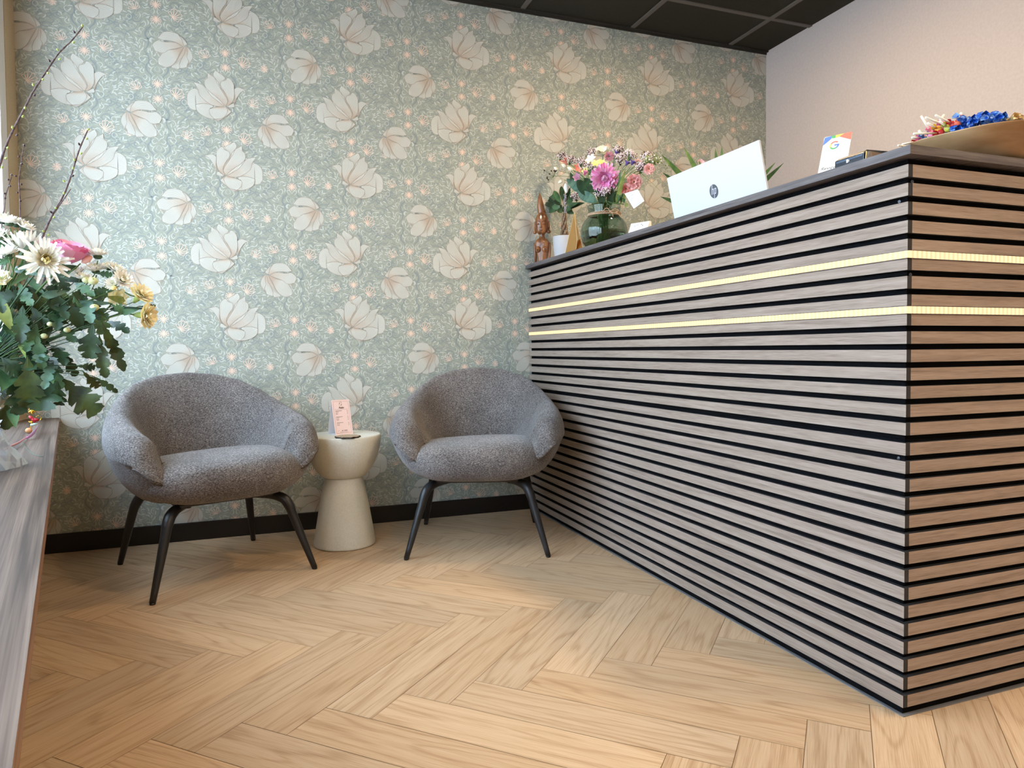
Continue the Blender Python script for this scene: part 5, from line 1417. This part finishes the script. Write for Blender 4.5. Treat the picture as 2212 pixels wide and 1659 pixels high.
# ================================================================== WINDOWSILL BOUQUET
W0 = Vector((-1.945, -1.43, ZS+.0006))
vs = thing('clear_glass_vase', 'clear glass vase on the windowsill holding the white chrysanthemums', 'vase', tuple(W0))
m_cg = mat('clear_glass', (240, 248, 250), rough=0.01, trans=1.0, ior=1.10)
b = MB(); b.lathe([(0, 0), (.050, 0), (.052, .002), (.052, .20), (.0515, .202), (.049, .201), (.049, .008), (0, .008)], 48); b.build('glass_body', m_cg, vs, smooth=True)
b = MB(); b.lathe([(0, .009), (.0485, .009), (.0485, .13), (0, .13)], 40); b.build('water', mat('clear_water', (238, 244, 240), rough=0.0, trans=1.0, ior=1.08), vs, smooth=True)
m_cello = bpy.data.materials.new('cellophane'); m_cello.use_nodes = True
ntc = m_cello.node_tree; ntc.nodes.clear()
oc = ntc.nodes.new('ShaderNodeOutputMaterial'); mxs = ntc.nodes.new('ShaderNodeMixShader'); trn = ntc.nodes.new('ShaderNodeBsdfTransparent'); gls = ntc.nodes.new('ShaderNodeBsdfGlossy'); lw = ntc.nodes.new('ShaderNodeLayerWeight')
gls.inputs['Roughness'].default_value = .12; lw.inputs['Blend'].default_value = .35; trn.inputs[0].default_value = (.90, .91, .93, 1)
mth = ntc.nodes.new('ShaderNodeMath'); mth.operation = 'MULTIPLY_ADD'; mth.inputs[1].default_value = .75; mth.inputs[2].default_value = .14
ntc.links.new(lw.outputs['Facing'], mth.inputs[0]); ntc.links.new(mth.outputs[0], mxs.inputs[0]); ntc.links.new(trn.outputs[0], mxs.inputs[1]); ntc.links.new(gls.outputs[0], mxs.inputs[2]); ntc.links.new(mxs.outputs[0], oc.inputs[0])
dfc = ntc.nodes.new('ShaderNodeBsdfDiffuse'); dfc.inputs[0].default_value = (.86, .88, .92, 1); mx3 = ntc.nodes.new('ShaderNodeMixShader'); mx3.inputs[0].default_value = .16
ntc.links.new(mxs.outputs[0], mx3.inputs[1]); ntc.links.new(dfc.outputs[0], mx3.inputs[2]); ntc.links.new(mx3.outputs[0], oc.inputs[0])
ce = thing('cellophane_wrap', 'crumpled clear cellophane sleeve round the windowsill vase', 'wrapping', tuple(W0))
rr_ = random.Random(4); rows = []
for i in range(14):
    t = i/13; rad = .110-.040*math.sin(PI*min(1, t*1.25)) + .04*max(0, t-.75); row = []
    for k in range(40):
        a = 2*PI*k/40; s_ = 1+rr_.uniform(-.05, .05)+.06*math.sin(a*5+i*.6)
        row.append(Vector((max(rad*s_*math.cos(a), -.21), rad*s_*math.sin(a), .002+.215*t+.012*math.sin(a*3) * t)))
    rows.append(row)
b = MB(); b.grid(rows, closed=True); b.build('sleeve', m_cello, ce)
m_rib = mat('lilac_ribbon', (206, 140, 206), rough=.35, spec=.6); m_rib2 = mat('pink_ribbon', (240, 166, 176), rough=.35)

m_budc = mat('pale_green_bud', (206, 212, 160), rough=.6); m_cy = mat('pale_yellow_petal', (248, 236, 180), rough=.6, sss=.1)
GW = 'flowers in the windowsill vase'
bq2 = Bq(W0+Vector((0, 0, .02)), W0+Vector((0, 0, .20)), .045, GW)
def wy(px, py, dy=0.0): return at(px, py, y=-1.47+dy)
PXM = 1/900.0                                   # metres per photo pixel at the bouquet
# big white chrysanthemum
h = wy(98, 562, -.06)
def bl(b, M4): rosette(b, M4, [(15, .005, .047, .0085, -.50, .6, .8, 0), (19, .005, .041, .0085, -.12, .8, .8, 0), (20, .004, .035, .0080, .28, .9, .8, 0), (17, .003, .028, .0072, .62, 1.0, .7, 1), (14, .002, .021, .006, .95, 1.0, .7, 1), (10, .002, .014, .005, 1.2, .8, .6, 2)], 9, .45); b.ball(M4 @ Vector((0, 0, .004)), (.007, .007, .005), 12, 2)
flower_thing(bq2, 'white_chrysanthemum', 'big white chrysanthemum with yellow eye facing the room above the windowsill', 'flower', h, Vector((.35, -1, .05)), bl, [m_white, m_cy, m_yc], rad=.0020, stem=m_stemd)
h = wy(52, 540, .01)
flower_thing(bq2, 'white_chrysanthemum', 'big white chrysanthemum seen from the side behind the yellow-eyed one', 'flower', h, Vector((-.1, -.25, 1)), lambda b, M4: rosette(b, M4, [(16, .006, .052, .012, .35, .35, .5, 0), (15, .005, .046, .011, .75, .4, .5, 0), (12, .004, .040, .010, 1.1, .4, .5, 1)], 10), [m_white, m_cream], rad=.0028)
# pink rose
h = wy(152, 545, -.02)
flower_thing(bq2, 'pink_rose', 'pink rose beside the big white chrysanthemum on the windowsill', 'flower', h, Vector((.30, -.28, 1)), rosebloom(.032, 0, 1), [m_rose, m_rosed], rad=.0028, leaves=[(.93, (.9, 0, .3), .05, .026, m_leafd, 'simple'), (.9, (.3, 0, -.6), .05, .03, m_leafd, 'lobed')])
h = wy(184, 563, -.02); flower_thing(bq2, 'faded_rose_bud', 'small faded pinkish bud under the right side of the pink rose', 'flower bud', h, Vector((.7, -.1, .5)), lambda b, M4: b.lathe([(0, -.01), (.006, -.004), (.008, .006), (.004, .016), (0, .018)], 12, mat4=M4), [m_salml], rad=.0014, partname='bud')
# small spray chrysanthemums: side rows
def daisy(r0, cen=2):
    def f_(b, M4):
        rosette(b, M4, [(18, .003, r0, r0*.30, .05, .35, .4, 0), (16, .003, r0*.88, r0*.28, .38, .45, .4, 0), (12, .002, r0*.68, r0*.26, .75, .5, .4, 1), (8, .001, r0*.45, r0*.2, 1.1, .5, .4, 1)], int(r0*9000))
        b.ball(M4 @ Vector((0, 0, -.003)), (r0*.42, r0*.42, r0*.25), 10, 2)
    return f_
DS = [(3, 476, 22, (-.2, -.2, 1), .03, 'farthest left among the white blooms at the top'), (20, 481, 20, (0, -.4, 1), .0, 'second from the left among the white blooms at the top'), (36, 484, 20, (.1, -.2, 1), .03, 'third from the left among the white blooms at the top'), (54, 493, 18, (.45, -.2, .9), .01, 'lowest right among the white blooms at the top'),
      (16, 548, 20, (-.1, -.5, .8), -.02, 'cream tinted one under the top row at the frame edge'), (2, 512, 18, (-.4, -.4, .8), .0, 'at the frame edge under the top row'), (22, 520, 13, (.1, -.5, .9), .0, 'small, between the top row and the side-seen big bloom'),
      (211, 552, 22, (0, -.15, 1), -.01, 'standing alone on a thin stalk right of the pink rose'), (206, 584, 20, (-.1, -.4, .9), .0, 'below the lone one on its stalk'), (234, 578, 16, (-.3, -.5, .9), .01, 'small, right of the pair under the rose'), (252, 586, 20, (.3, -.4, .9), .0, 'upper one of the cream cluster on the right'),
      (264, 606, 21, (.5, -.7, .4), -.02, 'middle one of the cream cluster on the right'), (247, 616, 17, (-.1, -.8, .5), -.02, 'left one of the cream cluster on the right'), (180, 600, 14, (0, -.5, .8), -.02, 'small flat one below the rose'), (170, 588, 12, (-.2, -.5, .8), .0, 'tiny, half hidden right below the rose leaves')]
for k, (px, py, r_, d_, dy, nm) in enumerate(DS):
    h = wy(px, py, dy); mm_ = [m_white, m_cream, m_stemd]
    flower_thing(bq2, 'spray_chrysanthemum', 'small white spray chrysanthemum ' + nm, 'flower', h, Vector(d_), daisy(r_*PXM), mm_, rad=.0013, mid=wy(px*.8+10, py+70, 0), leaves=[(.80, (fr_.uniform(-.8, .8), 0, fr_.uniform(-.6, .3)), .035, .018, m_leafm, 'lobed')])
for k, (px, py, r_, nm) in enumerate([(201, 607, 10, 'round pale green chrysanthemum bud under the lone daisy'), (204, 664, 9, 'round pale bud low right over the lobed leaf'), (246, 622, 6, 'tiny yellow bud at the cream cluster'), (95, 726, 7, 'tiny yellow bud deep among the leaves, lower one'), (145, 713, 7, 'tiny yellow bud deep among the leaves, right one'), (108, 700, 6, 'tiny yellow bud deep among the leaves, upper one'), (186, 605, 8, 'pale bud left of the round green one')]):
    h = wy(px, py, -.03); flower_thing(bq2, 'chrysanthemum_bud', nm, 'flower bud', h, Vector((.2, -.9, .4)), (lambda R_: (lambda b, M4: (b.ball(M4 @ Vector((0, 0, 0)), (R_, R_, R_*.8), 12), b.ball(M4 @ Vector((0, 0, -R_*.5)), (R_*.9, R_*.9, R_*.5), 10, 1), b.ball(M4 @ Vector((0, 0, R_*.75)), R_*.25, 8, 1))))(r_*PXM), [m_budc if k != 2 else m_yel, m_bud], rad=.001, partname='bud')
# yellow carnations
for px, py, r_, d_, nm in ((308, 632, 22, (.6, -.5, .6), 'pale yellow carnation at the right tip of the windowsill bouquet, upper one'), (321, 682, 25, (1, -.35, -.1), 'yellow carnation farthest right on its side, lowest bloom of the bouquet'), (256, 642, 17, (.4, -.8, -.1), 'small yellow-white carnation under the cream cluster'), (0, 598, 16, (.0, -.8, .4), 'yellow carnation cut by the left frame edge')):
    h = wy(px, py, -.01); f3 = Vector(d_).normalized()
    flower_thing(bq2, 'yellow_carnation', nm, 'flower', h-f3*.006, f3, (lambda R_, sd: (lambda b, M4: (carnation(b, M4, R_, 0, 1, sd, 6), b.tube([M4 @ Vector((0, 0, -.030)), M4 @ Vector((0, 0, -.018)), M4 @ Vector((0, 0, .002))], [.004, .0075, .0065], 10, mi=2))))(r_*PXM, px), [mat('ivory_petal', (250, 244, 214), rough=.6, sss=.1), m_cy, m_bud], rad=.0015, mid=wy(px-95, py+8, 0))
# leafy stems: (base px, tip px, width px, material, lobed?)
LV = [((200, 698), (193, 774), 46, 0, 1), ((214, 722), (229, 816), 30, 3, 1), ((216, 700), (268, 802), 30, 0, 1), ((220, 695), (250, 765), 22, 3, 1), ((232, 694), (279, 719), 26, 0, 1), ((126, 752), (165, 812), 26, 0, 1), ((165, 790), (205, 794), 20, 0, 1), ((178, 801), (214, 836), 24, 3, 1),
      ((200, 812), (254, 848), 16, 0, 1), ((132, 816), (211, 892), 62, 3, 1), ((100, 800), (92, 886), 74, 0, 1), ((60, 770), (62, 880), 58, 3, 1), ((125, 825), (128, 875), 34, 0, 1), ((28, 800), (40, 896), 48, 0, 1), ((5, 820), (14, 928), 36, 3, 1), ((26, 880), (34, 925), 22, 1, 0),
      ((118, 770), (112, 834), 42, 2, 1), ((80, 720), (92, 796), 30, 1, 1), ((50, 700), (78, 770), 24, 4, 1), ((108, 625), (74, 692), 30, 4, 1), ((146, 646), (118, 692), 30, 2, 1), ((160, 640), (170, 690), 44, 1, 1), ((15, 590), (18, 668), 56, 2, 1), ((40, 610), (70, 660), 26, 1, 1), ((-5, 650), (30, 720), 26, 4, 0),
      ((0, 735), (50, 742), 16, 4, 0), ((45, 740), (56, 775), 14, 4, 0), ((60, 600), (100, 640), 16, 1, 0), ((30, 580), (110, 600), 14, 0, 0), ((180, 650), (230, 690), 36, 1, 1), ((150, 690), (205, 700), 18, 0, 1), ((205, 660), (222, 722), 42, 1, 1), ((228, 640), (180, 634), 26, 2, 0), ((235, 668), (322, 666), 12, 0, 0), ((300, 662), (336, 660), 10, 0, 1), ((270, 650), (228, 640), 16, 4, 0),
      ((300, 648), (330, 648), 14, 1, 0), ((262, 676), (302, 668), 14, 1, 0), ((100, 680), (150, 700), 16, 0, 0), ((20, 690), (10, 760), 40, 2, 1), ((50, 660), (45, 740), 34, 0, 1), ((130, 600), (200, 610), 14, 0, 0), ((70, 580), (20, 620), 14, 1, 0), ((0, 780), (20, 850), 40, 0, 1), ((75, 520), (30, 560), 8, 2, 0), ((150, 730), (190, 745), 10, 0, 1), ((160, 655), (250, 655), 14, 2, 0), ((70, 640), (0, 640), 30, 0, 1), ((90, 640), (150, 628), 16, 2, 0), ((140, 665), (90, 700), 40, 0, 1), ((60, 680), (20, 720), 40, 1, 1), ((120, 700), (160, 740), 30, 0, 1), ((90, 740), (60, 800), 46, 0, 1), ((40, 760), (10, 820), 46, 3, 1), ((110, 745), (140, 790), 34, 0, 1), ((180, 620), (150, 660), 26, 0, 1), ((160, 610), (205, 640), 22, 1, 1)]
_lr = random.Random(31)
for _k in range(46):
    _x = _lr.uniform(-15, 185); _y = _lr.uniform(600, 800)
    if _x > 120 and _y > 720: continue
    _a = _lr.uniform(.6, 2.2); _L = _lr.uniform(38, 66)
    LV.append(((_x, _y), (_x+_L*math.cos(_a), _y+_L*math.sin(_a)), _lr.uniform(22, 42), _lr.choice([0, 0, 0, 1, 1, 3, 2]), 1 if _lr.random() < .75 else 0))
LM_ = [m_leafd, m_leafm, m_leafb, mat('olive_leaf', (58, 80, 34), rough=.5), m_leafy]
vary(LM_[3], 30, (30, 46, 22), (66, 84, 36), bump=.25)
lf_names = ['dark', 'mid green', 'blue-green', 'olive', 'yellow-green']
gi = 0
groups_ = {}
def region(px, py):
    if px > 225: return 'at the right side of the windowsill bouquet'
    if py > 790: return 'hanging low over the windowsill vase'
    if px > 140: return 'right of the middle of the windowsill bouquet'
    if py < 650: return 'just under the white blooms of the windowsill bouquet'
    return 'in the dense middle of the windowsill bouquet'
for k, lv in enumerate(LV):
    groups_.setdefault((lv[3], region(*lv[1])), []).append(lv)
for gk, lst in groups_.items():
    b0 = lst[0]; basep = wy(*b0[0])
    P = bq2.path(basep)
    root = thing('leafy_stem', lf_names[gk[0]] + ' leaves on a stem ' + gk[1], 'foliage', tuple(P[0]))
    ends = [wy(*l[0], fr_.uniform(-.04, .06)) for l in lst]
    b = MB()
    for e_ in ends: b.tube(crv([Vector((0, 0, 0)), P[1]-P[0], (P[1].lerp(e_, .55)+Vector((0, 0, .015)))-P[0], e_-P[0]], 14), .0010, 5)
    b.build('stem', m_stemd, root, smooth=True)
    for l, e_ in zip(lst, ends):
        tp_ = wy(*l[1], fr_.uniform(-.07, .03)); b = MB(); Wm = l[2]*PXM
        if l[4]: leaf_lobed(b, e_-P[0], tp_-P[0], to_cam(e_)+Vector((fr_.uniform(-.3, .3), 0, fr_.uniform(-.2, .3))), Wm*1.0, seed=len(root.name)+l[0][0], droop=fr_.uniform(.02, .12), lobes=4)
        else: leaf_simple(b, e_-P[0], tp_-P[0], to_cam(e_), Wm, droop=fr_.uniform(.02, .12))
        b.build('leaf', LM_[gk[0]], root, smooth=True)
# budding twigs
TW = [([(-30, 640), (-28, 480), (0, 356), (16, 308), (30, 278), (54, 232), (73, 196), (103, 150), (127, 115), (157, 85), (179, 58)], 2.9, [(4, 362), (12, 342), (16, 320), (36, 292), (27, 276), (49, 252), (54, 234), (74, 206), (72, 184), (92, 172), (103, 158), (107, 132), (128, 128), (125, 108), (158, 92), (161, 70), (178, 56)], 'longest budding twig rising diagonally to the upper left corner of the wallpaper'),
      ([(90, 620), (92, 520), (100, 492), (117, 457), (136, 424), (152, 384), (163, 348), (174, 316), (190, 280)], 2.9, [(94, 500), (104, 508), (116, 470), (111, 459), (121, 450), (138, 418), (139, 392), (157, 380), (158, 364), (161, 346), (175, 332), (171, 312), (187, 300), (191, 280)], 'budding twig rising from the pink rose, second longest'),
      ([(48, 600), (44, 500), (43, 430), (41, 389), (45, 356), (51.5, 313)], 1.8, [(44, 434), (38, 416), (46, 398), (34, 380), (47, 354), (41, 338), (52, 314)], 'short thin budding twig in front of the beige window jamb'),
      ([(0, 600), (4, 480), (9.5, 451), (12, 424), (19, 400), (26, 378)], 1.6, [(11, 428), (10, 418), (22, 402), (18, 388), (25, 378)], 'shortest budding twig at the far left in front of the window frame')]
for pts, w_, buds, nm in TW:
    F0 = W0+Vector((fr_.uniform(-.02, .02), fr_.uniform(-.02, .02), .02)); root = thing('budding_twig', nm, 'twig', tuple(F0))
    q = [Vector((0, 0, 0)), W0+Vector((.0, 0, .20))-F0] + [wy(a_, b_, .02)-F0 for a_, b_ in pts]
    P = crv(q, 60); b = MB(); b.tube(P, [w_*PXM*(1-.55*i/59) * (1+.10*math.sin(i*1.9)) for i in range(60)], 8)
    if w_ > 2 and len(pts) == 9: b.tube([wy(117, 460, .02)-F0, wy(128, 444, .02)-F0, wy(138, 430, .015)-F0, wy(153, 408, .015)-F0], [.0017, .0015, .0013, .0009], 6)
    b.build('branch', m_bark, root, smooth=True)
    for k, (a_, b_) in enumerate(buds):
        c_ = wy(a_, b_, .015)-F0; near = min(P, key=lambda v: (v-c_).length); d_ = (c_-near); d_ = d_.normalized() if d_.length > .001 else Vector((0, 0, 1))
        d_ = (d_+Vector((0, 0, .8))).normalized(); b = MB(); Lb = .0068 if w_ > 2 else .0048
        b.tube([near, near+d_*.002], .0012, 5, mi=1); b.lathe([(0, -.001), (.0022, .001), (.0026, Lb*.4), (.0016, Lb*.8), (0, Lb)], 8, mat4=zframe(c_-d_*.002, d_)); b.build('bud', [m_bud if w_ > 2 and k % 4 != 3 else m_berry, m_bark], root, smooth=True)

# ---- small things on the sill
sp0 = at(66, 936, z=ZS)
fg = thing('beaded_ornament', 'tiny ornament with gold beads and a red bow on the far windowsill', 'ornament', (sp0.x, sp0.y, ZS))
def sl_(px, py): return at(px, py, y=sp0.y)-Vector(fg.location)
m_gb = mat('shiny_gold_bead', (232, 184, 70), rough=.2, metal=.9); m_redr = mat('red_satin', (168, 30, 44), rough=.35); m_mint = mat('mint_enamel', (190, 226, 214), rough=.3); m_tan = mat('tan_clay', (196, 140, 92), rough=.6)
b = MB(); c_ = sl_(69, 888); r = random.Random(3)
for k in range(46):
    u = r.uniform(-1, 1); a = r.uniform(0, 2*PI); s_ = math.sqrt(1-u*u); b.ball(c_+Vector((s_*math.cos(a), s_*math.sin(a), u))*.0085, .0024, 6)
b.ball(c_, .0078, 10); 
for k in range(5): b.ball(sl_(63+1.6*k, 911+(k % 2)), .0022, 6)
b.build('gold_beads', m_gb, fg, smooth=True)
b = MB(); 
for p_, q_ in (((63, 899), (72, 906)), ((72, 906), (83, 908)), ((68, 902), (76, 912))): b.tube([sl_(*p_), (sl_(*p_)+sl_(*q_))/2+Vector((0, -.002, .001)), sl_(*q_)], [.0035, .0058, .0045], 8)
b.build('red_bow', m_redr, fg, smooth=True)
b = MB(); b.tube([sl_(66, 918), sl_(73, 916.5), sl_(82, 915)], [.0030, .0034, .0008], 8); b.build('mint_cap', m_mint, fg, smooth=True)
b = MB(); P = [sl_(83, 903)+Vector((.0075*math.cos(2*PI*k/20), 0, .0085*math.sin(2*PI*k/20))) for k in range(21)]; b.tube(P, .0006, 5, cap=False); b.build('wire_loop', m_gb, fg)
b = MB(); c_ = sl_(62, 930); b.ball(Vector((c_.x, c_.y, .0095)), (.0105, .009, .0092), 14); b.build('clay_foot', m_tan, fg, smooth=True)
b = MB(); b.tube([Vector((c_.x+.004, c_.y, .012)), sl_(70, 905)], .0018, 6); b.build('neck_wire', m_gb, fg)
# ribbon and fallen stem
rb = [at(57, 947, z=ZS+.006), at(67, 941, z=ZS+.011), at(77, 930, z=ZS+.013), at(82, 920, z=ZS+.010)]
root = thing('lilac_ribbon_curl', 'curl of lilac ribbon on the windowsill below the beaded ornament', 'ribbon', (rb[0].x, rb[0].y, ZS))
P = crv(rb, 12); O = Vector(root.location); up2 = Vector((0, 0, 1))
b = MB(); b.grid([[p-O+up2*(-.005*math.sin(PI*(i+1)/13)), p-O+up2*(.007*math.sin(PI*(i+1)/13))] for i, p in enumerate(P)]); b.build('band', m_rib, root, smooth=True, solid=.0005)
rb = [at(8, 972, z=ZS+.01), at(25, 963, z=ZS+.012), at(42, 955, z=ZS+.010), at(58, 944, z=ZS+.006)]
root = thing('pink_ribbon_strip', 'flat pink ribbon strip running from the cellophane to the lilac curl', 'ribbon', (rb[0].x, rb[0].y, ZS))
P = crv(rb, 12); O = Vector(root.location); b = MB(); b.grid([[p-O+up2*-.003, p-O+up2*.003+Vector((0, .004, 0))] for p in P]); b.build('band', m_rib2, root, smooth=True, solid=.0005)
fs = [at(51, 958, z=ZS+.0012), at(60, 971, z=ZS+.0012), at(75, 982, z=ZS+.0012), at(92, 986, z=ZS+.0012)]
root = thing('fallen_stalk', 'thin green stalk lying curved on the windowsill', 'stalk', tuple(fs[0])); b = MB(); b.tube([p-fs[0] for p in crv(fs, 14)], .0009, 6); b.build('stalk', m_stemd, root)
